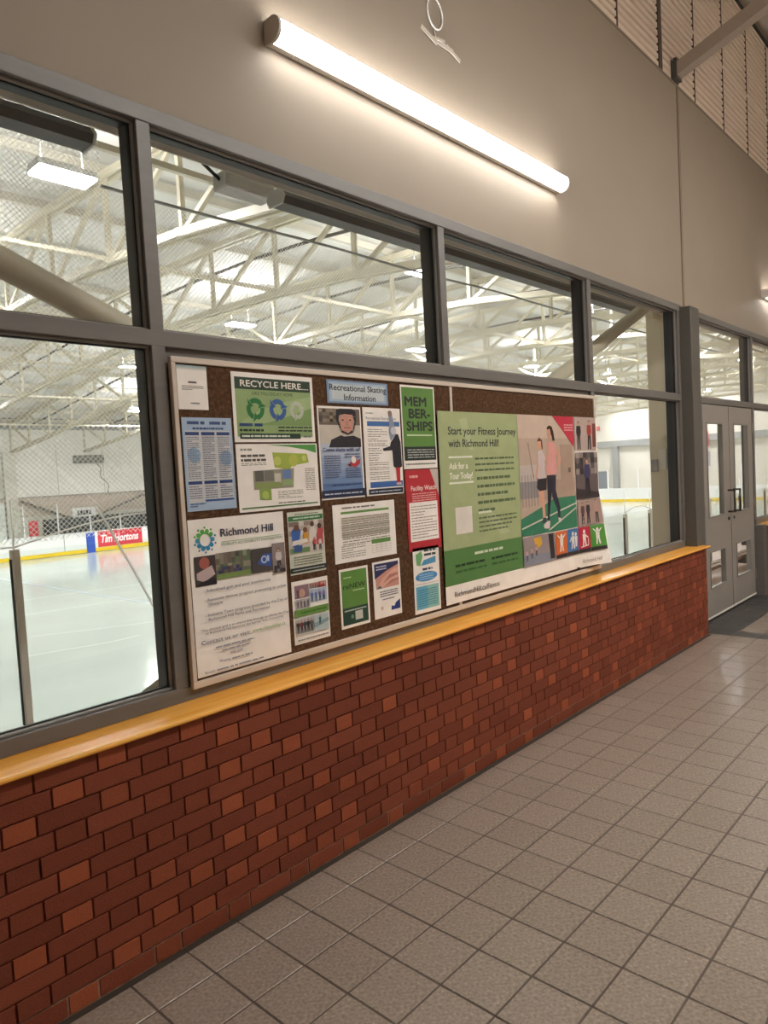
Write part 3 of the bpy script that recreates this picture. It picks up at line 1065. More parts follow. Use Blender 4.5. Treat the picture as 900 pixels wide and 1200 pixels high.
# loose rope on the net
m = MB()
m.path_tube([(2.95, 4.16, 1.42), (3.02, 4.15, 1.30), (3.10, 4.14, 1.12), (3.25, 4.12, 0.80), (3.42, 4.1, 0.42), (3.6, 4.1, 0.05)], 0.011, M_net, 6)
o = m.build('net_tie_rope')
tag(o, 'loose pale rope hanging from the net beside the red advert', 'rope')

# ------------------------------------------------------------------ structure just outside the windows
BR = 0.056
m = MB()
m.tube((-0.25, 0.62, 2.925), (3.12, 0.62, 1.54), BR, M_olive, 18)
m.tube((3.24, 0.62, 1.49), (6.9, 0.62, -0.02), BR, M_olive, 18)
o = m.build('cross_brace', None, True)
tag(o, 'thick olive brace tube sloping down right behind the left window', 'brace', 'cross bracing tubes behind the windows')
m = MB()
m.tube((-0.1, 0.62, -0.02), (6.93, 0.62, 3.07), BR, M_olive, 18)
o = m.build('cross_brace', None, True)
tag(o, 'thick olive brace tube rising right to the column behind the windows', 'brace', 'cross bracing tubes behind the windows')
cb = empty('steel_column', (7.20, 0.6, 0))
tag(cb, 'cream steel column behind the window right of the notice board', 'column')
mb = MB()
mb.bevbox(-0.10, 0.20, -0.10, 0.14, -0.012, 5.6, M_beige, 0.006)
mb.build('shaft', cb)
box_obj('gusset_plate', (-0.27, -0.10, -0.006, 0.046, 2.92, 3.24), M_beige, cb)
box_obj('switch_box', (-0.125, -0.10, -0.03, 0.04, 1.46, 1.66), M_rwall_b, cb)
box_obj('junction_box', (-0.13, -0.10, 0.06, 0.12, 1.44, 1.56), M_rgrey, cb)

def heater(x0, x1, y, z, label):
    root = empty('strip_heater', (x0, y, z))
    tag(root, label, 'heater', 'strip heaters above the spectators')
    L = x1 - x0
    m = MB()
    m.prism_x([(-0.05, -0.036), (0.05, -0.036), (0.07, 0.0), (0.04, 0.04), (-0.04, 0.04), (-0.07, 0.0)], 0.01, L - 0.01, M_heater)
    m.build('housing', root)
    for a in (0.0, L - 0.012):
        m = MB()
        m.prism_x([(-0.056, -0.042), (0.056, -0.042), (0.078, 0.0), (0.045, 0.046), (-0.045, 0.046), (-0.078, 0.0)], a, a + 0.012, M_bayh)
        m.build('end_cap', root)
    for a in (0.3, L - 0.3):
        m = MB()
        m.tube((a, 0, 0.045), (a, -0.598, 0.045), 0.008, M_black, 5)
        m.build('hanger', root)
heater(-3.0, 1.57, 1.0, 3.135, 'dark strip heater hung outside the left window')
heater(2.63, 7.5, 1.0, 3.140, 'long dark strip heater hung outside the middle windows')
jb = box_obj('junction_box', (2.84, 3.24, 1.72, 1.88, 3.49, 3.60), M_bayh, None, 0.01)
tag(jb, 'light grey box unit hanging behind the widest upper window', 'junction box')
m = MB()
m.path_tube([(2.55, 1.8, 4.9), (2.56, 1.8, 4.2), (2.62, 1.8, 3.8), (2.72, 1.8, 3.62), (2.86, 1.8, 3.54)], 0.012, M_black, 6)
m.build('cable', jb)

# benches outside the doors
for k, y in enumerate((1.02, 1.55)):
    bn = empty('bench', (11.0, y, 0))
    tag(bn, ['brown plank bench nearer the doors, seen through lower glass', 'brown plank bench further out, seen through lower glass'][k], 'bench', 'spectator benches')
    for j in range(2):
        box_obj('plank', (-2.4, 6.0, -0.10 + 0.10 * j, -0.02 + 0.10 * j, 0.10 + 0.2 * k, 0.14 + 0.2 * k), M_plank, bn, 0.004)
    for lx in (-2.2, 0.0, 2.2, 4.4):
        box_obj('leg', (lx, lx + 0.06, -0.1, 0.1, -0.012, 0.10 + 0.2 * k), M_rdark, bn)

# ================================================================== NOTICE BOARD AND POSTERS
nbd = empty('notice_board', (0, 0, 0))
tag(nbd, 'wide brown cork notice board with thin white frame between the windows', 'notice board')
box_obj('cork_panel', (1.384, 2.986, 0.126, 0.139, 0.852, 2.004), M_cork, nbd)
box_obj('cork_panel', (3.007, 4.622, 0.126, 0.139, 0.852, 2.004), M_cork, nbd)
for b in ((1.366, 4.650, 0.117, 0.139, 2.004, 2.026), (1.366, 4.650, 0.117, 0.139, 0.826, 0.852), (1.366, 1.384, 0.117, 0.139, 0.852, 2.004), (4.622, 4.650, 0.117, 0.139, 0.852, 2.004), (2.986, 3.007, 0.119, 0.139, 0.852, 2.004)):
    box_obj('frame_strip', b, M_bframe, nbd, 0.002)

INK = {}
def ink(rgb):
    k = 'ink_%02x%02x%02x' % rgb
    if k not in INK:
        INK[k] = ramp_mat(k, [(0.3, tuple(int(c * 0.96) for c in rgb)), (0.7, rgb)], (14, 14, 14), rough=0.38, spec=0.4)
    return INK[k]


class Sheet:
    """a printed sheet; u,v run 0..1 over the paper, v upwards; prints are flat ink laid on the paper"""

    def __init__(self, name, x0, x1, z0, z1, paper, label, cat='poster', rot=0.0, warp=None, y=0.1225, group='papers on the notice board', div=1):
        self.x0, self.z0, self.w, self.h = x0, z0, x1 - x0, z1 - z0
        self.y = y
        self.warp = warp
        self.rot = rot
        self.div = div
        self.k = 0
        self.blocks, self.txt, self.fine = MB(), MB(), MB()
        pm = MB()
        n = div if warp else 1
        for s, d in ((0, 0.0), (1, 0.0009)):
            for i in range(n):
                for j in range(n):
                    q = [(i / n, j / n), ((i + 1) / n, j / n), ((i + 1) / n, (j + 1) / n), (i / n, (j + 1) / n)]
                    pm.face([self.P(u, v, d) for u, v in q], ink(paper))
        if not warp:
            pm = MB()
            pm.mesh_in([self.P(0, 0), self.P(1, 0), self.P(1, 1), self.P(0, 1), self.P(0, 0, 0.0008), self.P(1, 0, 0.0008), self.P(1, 1, 0.0008), self.P(0, 1, 0.0008)],
                       [(0, 1, 2, 3), (7, 6, 5, 4), (0, 4, 5, 1), (1, 5, 6, 2), (2, 6, 7, 3), (3, 7, 4, 0)], ink(paper))
        self.root = pm.build(name)
        tag(self.root, label, cat, group)

    def P(self, u, v, d=0.0):
        x, z = (u - 0.5) * self.w, (v - 0.5) * self.h
        c, s = math.cos(self.rot), math.sin(self.rot)
        dy = self.warp(u, v) if self.warp else 0.0
        return (self.x0 + self.w / 2 + c * x - s * z, self.y - d * 0 + (d if d > 0 else 0) - dy - (-d if d < 0 else 0), self.z0 + self.h / 2 + s * x + c * z)

    def lay(self):
        self.k += 1
        return -((0.0012 if self.warp else 0.00025) + 0.00006 * self.k)

    def rect(self, u0, v0, u1, v1, rgb):
        d = self.lay()
        n = max(1, int(self.div * max(u1 - u0, v1 - v0))) if self.warp else 1
        for i in range(n):
            for j in range(n):
                a, b = u0 + (u1 - u0) * i / n, u0 + (u1 - u0) * (i + 1) / n
                c, e = v0 + (v1 - v0) * j / n, v0 + (v1 - v0) * (j + 1) / n
                self.blocks.face([self.P(a, c, d), self.P(b, c, d), self.P(b, e, d), self.P(a, e, d)], ink(rgb))

    def poly(self, pts, rgb):
        d = self.lay()
        self.blocks.face([self.P(u, v, d) for u, v in pts], ink(rgb))

    def disc(self, u, v, r, rgb, n=18, rv=None):
        """r in units of paper width"""
        a = self.w / self.h
        rv = r * a if rv is None else rv
        self.poly([(u + r * math.cos(2 * math.pi * k / n), v + rv * math.sin(2 * math.pi * k / n)) for k in range(n)], rgb)

    def grad(self, u0, v0, u1, v1, c0, c1, n=6):
        for k in range(n):
            t = k / (n - 1)
            c = tuple(int(a + (b - a) * t) for a, b in zip(c0, c1))
            self.rect(u0, v0 + (v1 - v0) * k / n, u1, v0 + (v1 - v0) * (k + 1) / n, c)

    def text(self, s, u, v, width, height, rgb, bold=0.0, align='LEFT', shear=0.0):
        """width, height (cap height) in fractions of the paper width / height"""
        tv, tf = text_mesh(s, width * self.w if width else None, height * self.h, 0.0, align, shear)
        e = bold * height * self.h * 1.2
        d = self.lay()
        for dx, dz in ((0, 0), (-e, 0), (e, 0), (0, e * 0.7), (0, -e * 0.7)) if bold >= 0.02 else ((0, 0),):
            d -= 0.000006
            self.txt.mesh_in([self.P(u + (a + dx) / self.w, v + (b + dz) / self.h, d) for a, b in tv], tf, ink(rgb))

    def lines(self, u0, v0, u1, v1, n, rgb, fill=0.5, seed=1, full=0.85, word=0.06):
        r = random.Random(seed)
        d = self.lay()
        st = (v1 - v0) / n
        for k in range(n):
            v = v1 - (k + 0.8) * st
            e = u0 + (u1 - u0) * (1.0 if r.random() < full else r.uniform(0.45, 0.9))
            u = u0
            while u < e - 0.005:
                wd = min(r.uniform(0.4, 1.6) * word, e - u)
                self.fine.face([self.P(u, v, d), self.P(u + wd, v, d), self.P(u + wd, v + st * fill, d), self.P(u, v + st * fill, d)], ink(rgb))
                u += wd + word * 0.16

    def collage(self, u0, v0, u1, v1, nx, ny, pal, seed):
        """photograph seen small: many soft-edged colour patches"""
        r = random.Random(seed)
        for i in range(nx):
            for j in range(ny):
                a, b = u0 + (u1 - u0) * i / nx, u0 + (u1 - u0) * (i + 1) / nx
                c, e = v0 + (v1 - v0) * j / ny, v0 + (v1 - v0) * (j + 1) / ny
                col = r.choice(pal)
                jit = r.randint(-14, 14)
                self.rect(a, c, b, e, tuple(max(0, min(255, q + jit)) for q in col))

    def person(self, u, v, h, top, legs, skin=(205, 160, 135), hair=(50, 36, 30)):
        """small standing figure printed in a photograph: feet at (u,v), height h (paper heights)"""
        a = self.h / self.w
        wd = h * a * 0.13
        self.poly([(u - wd, v), (u - wd * 0.3, v), (u, v + h * 0.42), (u + wd * 0.3, v), (u + wd, v), (u + wd * 0.8, v + h * 0.5), (u - wd * 0.8, v + h * 0.5)], legs)
        self.poly([(u - wd * 0.9, v + h * 0.46), (u + wd * 0.9, v + h * 0.46), (u + wd * 1.35, v + h * 0.6), (u + wd * 1.1, v + h * 0.82), (u - wd * 1.1, v + h * 0.82), (u - wd * 1.35, v + h * 0.6)], top)
        self.disc(u, v + h * 0.91, wd * 0.62, hair, 10)
        self.disc(u, v + h * 0.895, wd * 0.48, skin, 10)

    def done(self):
        if self.blocks.f:
            tag(flat(self.blocks, 'print', self.root), kind='stuff')
        if self.txt.f:
            tag(flat(self.txt, 'lettering', self.root), kind='stuff')
        if self.fine.f:
            tag(flat(self.fine, 'fine_print', self.root), kind='stuff')
        return self.root


def flat(mb, name, parent):
    return put(name, mb.mesh(name), parent)


WHT = (250, 244, 238)
NAVY = (40, 52, 92)
INKG = (92, 88, 90)

# 1 letter sheet
s = Sheet('letter_sheet', 1.388, 1.513, 1.839, 1.998, WHT, 'small plain white letter in the top left corner of board', 'notice')
s.grad(0.0, 0.90, 1.0, 1.0, (226, 222, 216), (150, 174, 178), 5)
s.rect(0.36, 0.60, 0.64, 0.64, INKG)
s.lines(0.14, 0.44, 0.86, 0.56, 3, INKG, 0.3, 4)
s.lines(0.40, 0.12, 0.74, 0.18, 1, (120, 120, 120), 0.5, 2)
s.done()

# 2 blue waste calendar
s = Sheet('calendar_sheet', 1.395, 1.609, 1.470, 1.811, (168, 190, 216), 'pale blue printed calendar with three columns, below the letter', 'notice')
s.rect(0.05, 0.09, 0.95, 0.86, (206, 208, 212))
s.disc(0.20, 0.60, 0.13, (150, 178, 208))
s.disc(0.84, 0.56, 0.13, (150, 178, 208))
s.lines(0.10, 0.915, 0.46, 0.97, 1, (60, 84, 132), 0.6, 71, 1.0, 0.2)
s.lines(0.54, 0.915, 0.88, 0.97, 1, (60, 84, 132), 0.6, 72, 1.0, 0.2)
s.lines(0.20, 0.865, 0.82, 0.90, 1, (60, 84, 132), 0.6, 3)
for k in range(3):
    u = 0.05 + 0.31 * k
    s.rect(u, 0.81, u + 0.27, 0.845, (44, 70, 124))
    s.lines(u + 0.01, 0.34, u + 0.26, 0.80, 22, (110, 116, 136), 0.42, 10 + k, 0.8, 0.05)
    s.rect(u, 0.285, u + 0.27, 0.32, (44, 70, 124))
    s.lines(u + 0.01, 0.13, u + 0.26, 0.275, 6, (110, 116, 136), 0.42, 20 + k, 0.8, 0.05)
s.rect(0.36, 0.095, 0.95, 0.118, (60, 96, 160))
s.lines(0.06, 0.04, 0.36, 0.09, 2, (80, 110, 150), 0.5, 5)
s.done()

# 3 recycle here
s = Sheet('recycle_poster', 1.620, 2.032, 1.720, 1.990, WHT, 'white edged green poster reading Recycle Here')
s.rect(0.035, 0.08, 0.965, 0.93, (146, 172, 118))
s.poly([(0.035, 0.25), (0.30, 0.46), (0.62, 0.60), (0.965, 0.70), (0.965, 0.36), (0.5, 0.30)], (162, 186, 134))
s.poly([(0.3, 0.25), (0.60, 0.36), (0.965, 0.52), (0.965, 0.25)], (128, 158, 100))
s.rect(0.035, 0.76, 0.965, 0.93, (34, 62, 46))
s.text('RECYCLE HERE....', 0.10, 0.80, 0.84, 0.095, (240, 236, 228), 0.025)
s.text('LIKE YOU DO AT HOME', 0.23, 0.685, 0.50, 0.05, (36, 56, 40), 0.015)
def recycle(u, v, r, rgb):
    a = s.w / s.h
    for k in range(3):
        t = math.radians(90 + 120 * k)
        c, q = math.cos(t), math.sin(t)
        ring = []
        for kk in range(6):
            tt = math.radians(90 + 120 * k - 50 + kk * 18)
            ring.append((u + r * math.cos(tt), v + r * a * math.sin(tt)))
        for kk in range(5, -1, -1):
            tt = math.radians(90 + 120 * k - 50 + kk * 18)
            ring.append((u + r * 0.55 * math.cos(tt), v + r * 0.55 * a * math.sin(tt)))
        s.poly(ring, rgb)
        t2 = math.radians(90 + 120 * k + 52)
        s.poly([(u + r * 1.25 * math.cos(t2 - 0.15), v + r * 1.25 * a * math.sin(t2 - 0.15)), (u + r * 0.8 * math.cos(t2 + 0.5), v + r * 0.8 * a * math.sin(t2 + 0.5)), (u + r * 0.32 * math.cos(t2 - 0.15), v + r * 0.32 * a * math.sin(t2 - 0.15))], rgb)
recycle(0.26, 0.48, 0.105, (40, 120, 62))
recycle(0.53, 0.48, 0.105, (56, 96, 160))
recycle(0.77, 0.48, 0.09, (188, 196, 180))
s.lines(0.06, 0.215, 0.33, 0.285, 1, (40, 70, 120), 0.6, 73, 1.0, 0.15)
s.lines(0.06, 0.145, 0.34, 0.20, 1, (40, 60, 46), 0.6, 4, 1.0)
s.lines(0.52, 0.15, 0.96, 0.25, 2, (40, 60, 46), 0.4, 6, 1.0)
s.rect(0.06, 0.05, 0.80, 0.125, (34, 62, 46))
s.lines(0.08, 0.065, 0.66, 0.11, 1, (210, 220, 205), 0.6, 8, 1.0)
s.lines(0.84, 0.06, 0.95, 0.11, 1, (120, 130, 120), 0.5, 9, 1.0)
s.done()

# 4 site map
s = Sheet('map_poster', 1.621, 2.037, 1.449, 1.713, WHT, 'white site map poster with green park plan below recycling poster')
s.poly([(0.36, 0.985), (0.985, 0.985), (0.985, 0.85), (0.84, 0.905), (0.62, 0.955)], (86, 156, 78))
s.lines(0.05, 0.89, 0.2, 0.95, 1, (150, 150, 140), 0.5, 2)
s.lines(0.05, 0.73, 0.34, 0.86, 2, (90, 90, 84), 0.55, 3, 1.0)
s.lines(0.05, 0.68, 0.34, 0.73, 2, (130, 128, 120), 0.4, 4, 1.0)
s.poly([(0.42, 0.87), (0.86, 0.84), (0.88, 0.70), (0.66, 0.66), (0.62, 0.60), (0.44, 0.64)], (164, 182, 78))
s.disc(0.48, 0.74, 0.045, (196, 206, 110))
s.disc(0.68, 0.74, 0.06, (184, 196, 92))
s.disc(0.82, 0.77, 0.03, (204, 212, 120))
s.poly([(0.18, 0.60), (0.68, 0.62), (0.66, 0.32), (0.18, 0.32)], (150, 146, 128))
s.rect(0.20, 0.44, 0.30, 0.60, (96, 96, 92))
s.rect(0.31, 0.44, 0.42, 0.60, (120, 118, 112))
s.rect(0.43, 0.40, 0.51, 0.55, (206, 202, 190))
s.rect(0.53, 0.46, 0.64, 0.60, (104, 132, 178))
s.rect(0.52, 0.36, 0.66, 0.45, (150, 170, 120))
s.rect(0.20, 0.34, 0.50, 0.42, (140, 158, 96))
s.poly([(0.24, 0.33), (0.38, 0.33), (0.38, 0.15), (0.24, 0.17)], (140, 168, 82))
s.disc(0.31, 0.23, 0.04, (176, 192, 104))
s.lines(0.46, 0.16, 0.78, 0.29, 5, (150, 148, 140), 0.35, 7)
s.lines(0.82, 0.26, 0.95, 0.62, 12, (160, 158, 150), 0.4, 8)
s.rect(0.03, 0.045, 0.97, 0.065, (64, 116, 60))
s.lines(0.46, 0.08, 0.80, 0.12, 1, (110, 110, 104), 0.4, 9)
s.done()

# 5 recreational skating sign
s = Sheet('skating_sign', 2.115, 2.506, 1.888, 1.990, (126, 150, 182), 'small blue bordered sign reading Recreational Skating Information', 'sign')
s.rect(0.03, 0.08, 0.97, 0.92, (168, 188, 208))
s.rect(0.07, 0.18, 0.93, 0.82, (198, 208, 212))
s.text('Recreational Skating', 0.04, 0.56, 0.93, 0.27, (34, 38, 56), 0.025)
s.text('Information', 0.26, 0.15, 0.52, 0.27, (34, 38, 56), 0.025)
s.done()

# 6 come skate with us
s = Sheet('skater_poster', 2.050, 2.315, 1.469, 1.874, WHT, 'poster with child in caged hockey helmet above blue text area')
s.grad(0.03, 0.03, 0.97, 0.60, (86, 118, 168), (196, 206, 222), 8)
s.rect(0.03, 0.60, 0.97, 0.80, (206, 198, 186))
s.rect(0.03, 0.80, 0.97, 0.975, (112, 100, 90))
s.collage(0.03, 0.83, 0.42, 0.97, 5, 4, [(92, 84, 76), (138, 124, 108), (70, 64, 60), (158, 140, 120)], 5)
s.poly([(0.215, 0.558), (0.275, 0.640), (0.50, 0.690), (0.573, 0.676), (0.80, 0.685), (0.965, 0.65), (0.965, 0.558)], (38, 38, 48))
s.poly([(0.40, 0.86), (0.42, 0.96), (0.50, 0.978), (0.80, 0.978), (0.87, 0.95), (0.875, 0.84), (0.80, 0.72), (0.66, 0.69), (0.52, 0.72)], (34, 34, 44))
s.poly([(0.465, 0.858), (0.49, 0.905), (0.604, 0.92), (0.793, 0.912), (0.83, 0.845), (0.792, 0.756), (0.672, 0.711), (0.526, 0.745)], (214, 152, 130))
s.disc(0.56, 0.855, 0.03, (60, 44, 40), 10, 0.008)
s.disc(0.73, 0.855, 0.03, (60, 44, 40), 10, 0.008)
s.poly([(0.62, 0.80), (0.66, 0.86), (0.69, 0.80)], (196, 130, 110))
s.rect(0.58, 0.765, 0.74, 0.776, (170, 70, 76))
for v in (0.89, 0.83, 0.79, 0.74):
    s.rect(0.46, v, 0.85, v + 0.005, (150, 150, 152))
for u in (0.50, 0.64, 0.78):
    s.rect(u, 0.72, u + 0.010, 0.92, (150, 150, 152))
s.text('Come skate with us!', 0.07, 0.515, 0.86, 0.042, (34, 58, 116), 0.02)
s.lines(0.09, 0.23, 0.46, 0.48, 10, (84, 96, 130), 0.4, 3)
s.lines(0.56, 0.22, 0.92, 0.34, 5, (84, 96, 130), 0.4, 6)
s.lines(0.56, 0.44, 0.92, 0.50, 2, (84, 96, 130), 0.4, 7)
s.poly([(0.60, 0.36), (0.70, 0.40), (0.72, 0.46), (0.80, 0.46), (0.84, 0.41), (0.93, 0.43), (0.90, 0.37), (0.80, 0.34), (0.70, 0.35)], (190, 66, 74))
s.disc(0.76, 0.42, 0.06, (236, 230, 226))
s.poly([(0.62, 0.37), (0.70, 0.38), (0.68, 0.34)], (40, 36, 44))
s.lines(0.24, 0.14, 0.92, 0.17, 1, (60, 80, 128), 0.5, 8)
s.rect(0.0, 0.02, 1.0, 0.10, (36, 48, 78))
s.lines(0.06, 0.045, 0.94, 0.075, 1, (190, 196, 210), 0.5, 9, 1.0, 0.12)
s.done()

# 7 schedule with figure skater
s = Sheet('schedule_poster', 2.328, 2.585, 1.470, 1.876, WHT, 'white skating schedule with black dressed figure skater in red tights')
s.rect(0.10, 0.79, 0.97, 0.845, (70, 114, 176))
s.text('Recreational Skating Times', 0.08, 0.865, 0.80, 0.032, (110, 112, 124), 0.01)
s.lines(0.08, 0.925, 0.3, 0.95, 1, (150, 156, 160), 0.5, 2)
for k in range(11):
    s.lines(0.10, 0.72 - 0.054 * k, 0.62 if k not in (4, 5) else 0.45, 0.765 - 0.054 * k, 2, (118, 112, 112), 0.30, 20 + k, 0.7, 0.1)
s.poly([(0.66, 0.962), (0.76, 0.967), (0.785, 0.898), (0.83, 0.80), (0.86, 0.70), (0.70, 0.62), (0.66, 0.72), (0.69, 0.85)], (140, 150, 172))
s.disc(0.72, 0.94, 0.055, (150, 120, 110))
s.disc(0.79, 0.74, 0.075, (206, 206, 214))
s.poly([(0.86, 0.70), (0.916, 0.70), (0.974, 0.606), (0.984, 0.32), (0.926, 0.302), (0.808, 0.304), (0.748, 0.324), (0.736, 0.513), (0.494, 0.505), (0.475, 0.533), (0.675, 0.56), (0.704, 0.607)], (42, 42, 52))
s.rect(0.10, 0.09, 0.98, 0.155, (60, 104, 170))
s.poly([(0.808, 0.31), (0.926, 0.31), (0.913, 0.13), (0.824, 0.133)], (190, 48, 58))
s.poly([(0.80, 0.135), (0.93, 0.135), (0.95, 0.105), (0.80, 0.105)], (206, 180, 180))
s.rect(0.05, 0.015, 0.98, 0.075, (32, 40, 60))
s.lines(0.10, 0.03, 0.92, 0.06, 1, (180, 186, 200), 0.5, 9, 1.0, 0.12)
s.done()

# 8 memberships
s = Sheet('membership_poster', 2.596, 2.857, 1.585, 1.993, WHT, 'bright green poster with big dark letters reading MEMBERSHIPS')
s.rect(0.03, 0.10, 0.97, 0.975, (98, 142, 70))
s.text('MEM', 0.12, 0.755, 0.62, 0.115, (40, 44, 50), 0.05)
s.text('BER-', 0.22, 0.61, 0.62, 0.115, (40, 44, 50), 0.05)
s.text('SHIPS', 0.14, 0.46, 0.76, 0.115, (40, 44, 50), 0.05)
s.rect(0.13, 0.395, 0.88, 0.412, (206, 220, 190))
s.rect(0.03, 0.10, 0.97, 0.265, (34, 50, 48))
s.lines(0.12, 0.125, 0.92, 0.245, 4, (186, 190, 186), 0.42, 3, 0.7, 0.12)
s.lines(0.06, 0.04, 0.94, 0.075, 1, (130, 128, 126), 0.5, 4, 1.0)
s.done()

# 9 facility watch
s = Sheet('facility_poster', 2.601, 2.858, 1.178, 1.580, (188, 48, 60), 'red and white notice sheet titled Facility Watch')
s.poly([(0.74, 1.0), (1.0, 1.0), (1.0, 0.66)], (206, 190, 182))
s.text('Facility Watch', 0.15, 0.745, 0.76, 0.06, (244, 232, 226), 0.02)
s.lines(0.12, 0.89, 0.4, 0.95, 1, (226, 176, 172), 0.5, 2)
s.lines(0.17, 0.61, 0.90, 0.72, 4, (232, 180, 176), 0.4, 3, 0.9, 0.09)
s.rect(0.07, 0.12, 0.93, 0.60, WHT)
s.lines(0.12, 0.15, 0.88, 0.57, 12, (150, 128, 128), 0.30, 4, 0.75, 0.09)
s.done()

# 10 mobility poster
s = Sheet('mobility_poster', 1.390, 1.831, 0.861, 1.440, WHT, 'large white poster headed Richmond Hill with photo strip')
a_ = s.w / s.h
for k in range(10):
    t = 2 * math.pi * k / 10
    cc = (86, 170, 76) if math.sin(t) > 0.15 else (58, 142, 186)
    u0, v0 = 0.155 + 0.075 * math.cos(t), 0.865 + 0.075 * a_ * math.sin(t)
    s.disc(u0, v0, 0.020, cc, 10)
    s.disc(0.155 + 0.104 * math.cos(t + 0.3), 0.865 + 0.104 * a_ * math.sin(t + 0.3), 0.010, cc, 8)
for k in range(14):
    t = 2 * math.pi * k / 14
    t2 = 2 * math.pi * (k + 1) / 14
    c = (86, 170, 76) if math.sin(t) > 0.1 else (58, 142, 186)
    s.poly([(0.155 + 0.053 * math.cos(t), 0.865 + 0.053 * a_ * math.sin(t)), (0.155 + 0.053 * math.cos(t2), 0.865 + 0.053 * a_ * math.sin(t2)), (0.155 + 0.068 * math.cos(t2), 0.865 + 0.068 * a_ * math.sin(t2)), (0.155 + 0.068 * math.cos(t), 0.865 + 0.068 * a_ * math.sin(t))], c)
s.text('Richmond Hill', 0.31, 0.875, 0.56, 0.052, (62, 66, 92), 0.025)
s.rect(0.31, 0.838, 0.97, 0.841, (120, 170, 110))
s.text('MOBILITY ACCESSIBILITY FOUNDATION', 0.31, 0.815, 0.66, 0.017, (96, 140, 92), 0.01)
s.rect(0.035, 0.575, 0.24, 0.765, (70, 60, 60))
s.disc(0.13, 0.72, 0.05, (170, 96, 86))
s.poly([(0.05, 0.66), (0.20, 0.70), (0.23, 0.64), (0.12, 0.60), (0.05, 0.62)], (196, 176, 176))
s.poly([(0.035, 0.575), (0.24, 0.575), (0.22, 0.62), (0.08, 0.60)], (30, 30, 40))
s.rect(0.24, 0.60, 0.60, 0.77, (104, 108, 92))
s.collage(0.24, 0.66, 0.60, 0.77, 9, 3, [(96, 112, 84), (140, 136, 120), (84, 92, 80), (120, 110, 100)], 8)
s.rect(0.24, 0.60, 0.60, 0.635, (122, 146, 84))
s.collage(0.26, 0.635, 0.50, 0.68, 8, 2, [(60, 70, 110), (84, 76, 80), (110, 96, 90)], 18)
s.rect(0.60, 0.60, 0.84, 0.765, (76, 70, 70))
s.poly([(0.66, 0.66), (0.74, 0.725), (0.84, 0.72), (0.82, 0.63)], (62, 90, 160))
s.disc(0.745, 0.685, 0.035, (190, 206, 230), 12)
s.disc(0.745, 0.685, 0.022, (62, 90, 160), 12)
s.rect(0.78, 0.67, 0.80, 0.71, (190, 206, 230))
s.rect(0.84, 0.575, 0.985, 0.785, (140, 128, 126))
s.person(0.91, 0.59, 0.16, (206, 196, 196), (60, 56, 62))
s.collage(0.85, 0.58, 0.98, 0.63, 4, 2, [(54, 50, 56), (120, 110, 110)], 3)
s.text('- Subsidized gym and pool membership', 0.10, 0.535, 0.70, 0.020, NAVY, 0.012)
s.text('- Associate devices program promoting an active', 0.10, 0.475, 0.87, 0.020, NAVY, 0.012)
s.text('lifestyle', 0.14, 0.445, 0.14, 0.020, NAVY, 0.012)
s.text('- Inclusive Town programs provided by the City of', 0.10, 0.378, 0.88, 0.020, NAVY, 0.012)
s.text('Richmond Hill Parks and Recreation', 0.13, 0.348, 0.64, 0.020, NAVY, 0.012)
s.text('"The ultimate goal is to ensure that through its efforts, the City', 0.045, 0.288, 0.94, 0.016, NAVY, 0.008)
s.text('of Richmond Hill becomes the barrier free community"', 0.09, 0.266, 0.84, 0.016, NAVY, 0.008)
s.text('Contact us or visit:', 0.045, 0.205, 0.50, 0.028, NAVY, 0.015)
s.text('www.rhmobility.ca', 0.565, 0.210, 0.37, 0.024, (100, 160, 70), 0.012)
s.lines(0.18, 0.160, 0.58, 0.186, 1, (150, 150, 166), 0.36, 80, 1.0, 0.06)
s.lines(0.24, 0.133, 0.54, 0.159, 1, (150, 150, 166), 0.36, 81, 1.0, 0.06)
s.lines(0.32, 0.107, 0.45, 0.133, 1, (150, 150, 166), 0.36, 82, 1.0, 0.06)
s.text('Phone:', 0.21, 0.068, 0.11, 0.017, (70, 76, 110), 0.01)
s.lines(0.335, 0.064, 0.55, 0.090, 1, (150, 150, 166), 0.36, 83, 1.0, 0.06)
s.text('Email:', 0.06, 0.018, 0.10, 0.017, (70, 76, 110), 0.01)
s.lines(0.175, 0.014, 0.68, 0.040, 1, (150, 150, 166), 0.36, 84, 1.0, 0.08)
s.done()

# 11 children photo sheet
s = Sheet('camp_poster', 1.852, 2.050, 1.172, 1.432, (214, 216, 200), 'pale flyer with green heading and photo of children playing')
s.rect(0.02, 0.85, 0.98, 0.93, (60, 120, 70))
s.lines(0.15, 0.872, 0.9, 0.912, 1, (200, 220, 200), 0.6, 2, 1.0, 0.1)
s.lines(0.2, 0.94, 0.85, 0.975, 1, (130, 140, 120), 0.5, 3, 1.0)
s.rect(0.02, 0.32, 0.98, 0.84, (206, 196, 188))
s.collage(0.02, 0.62, 0.98, 0.84, 7, 3, [(196, 180, 170), (168, 150, 140), (214, 206, 198), (130, 110, 104)], 4)
s.poly([(0.10, 0.44), (0.26, 0.46), (0.34, 0.70), (0.22, 0.78), (0.08, 0.70)], (58, 100, 176))
s.disc(0.22, 0.74, 0.07, (110, 78, 62))
s.poly([(0.36, 0.48), (0.52, 0.48), (0.56, 0.62), (0.42, 0.68)], (214, 156, 60))
s.disc(0.46, 0.70, 0.06, (120, 80, 62))
s.poly([(0.56, 0.50), (0.74, 0.52), (0.72, 0.76), (0.58, 0.74)], (226, 216, 210))
s.disc(0.66, 0.78, 0.055, (96, 64, 54))
s.poly([(0.76, 0.44), (0.95, 0.44), (0.96, 0.70), (0.80, 0.70)], (190, 80, 84))
s.disc(0.86, 0.74, 0.06, (80, 58, 50))
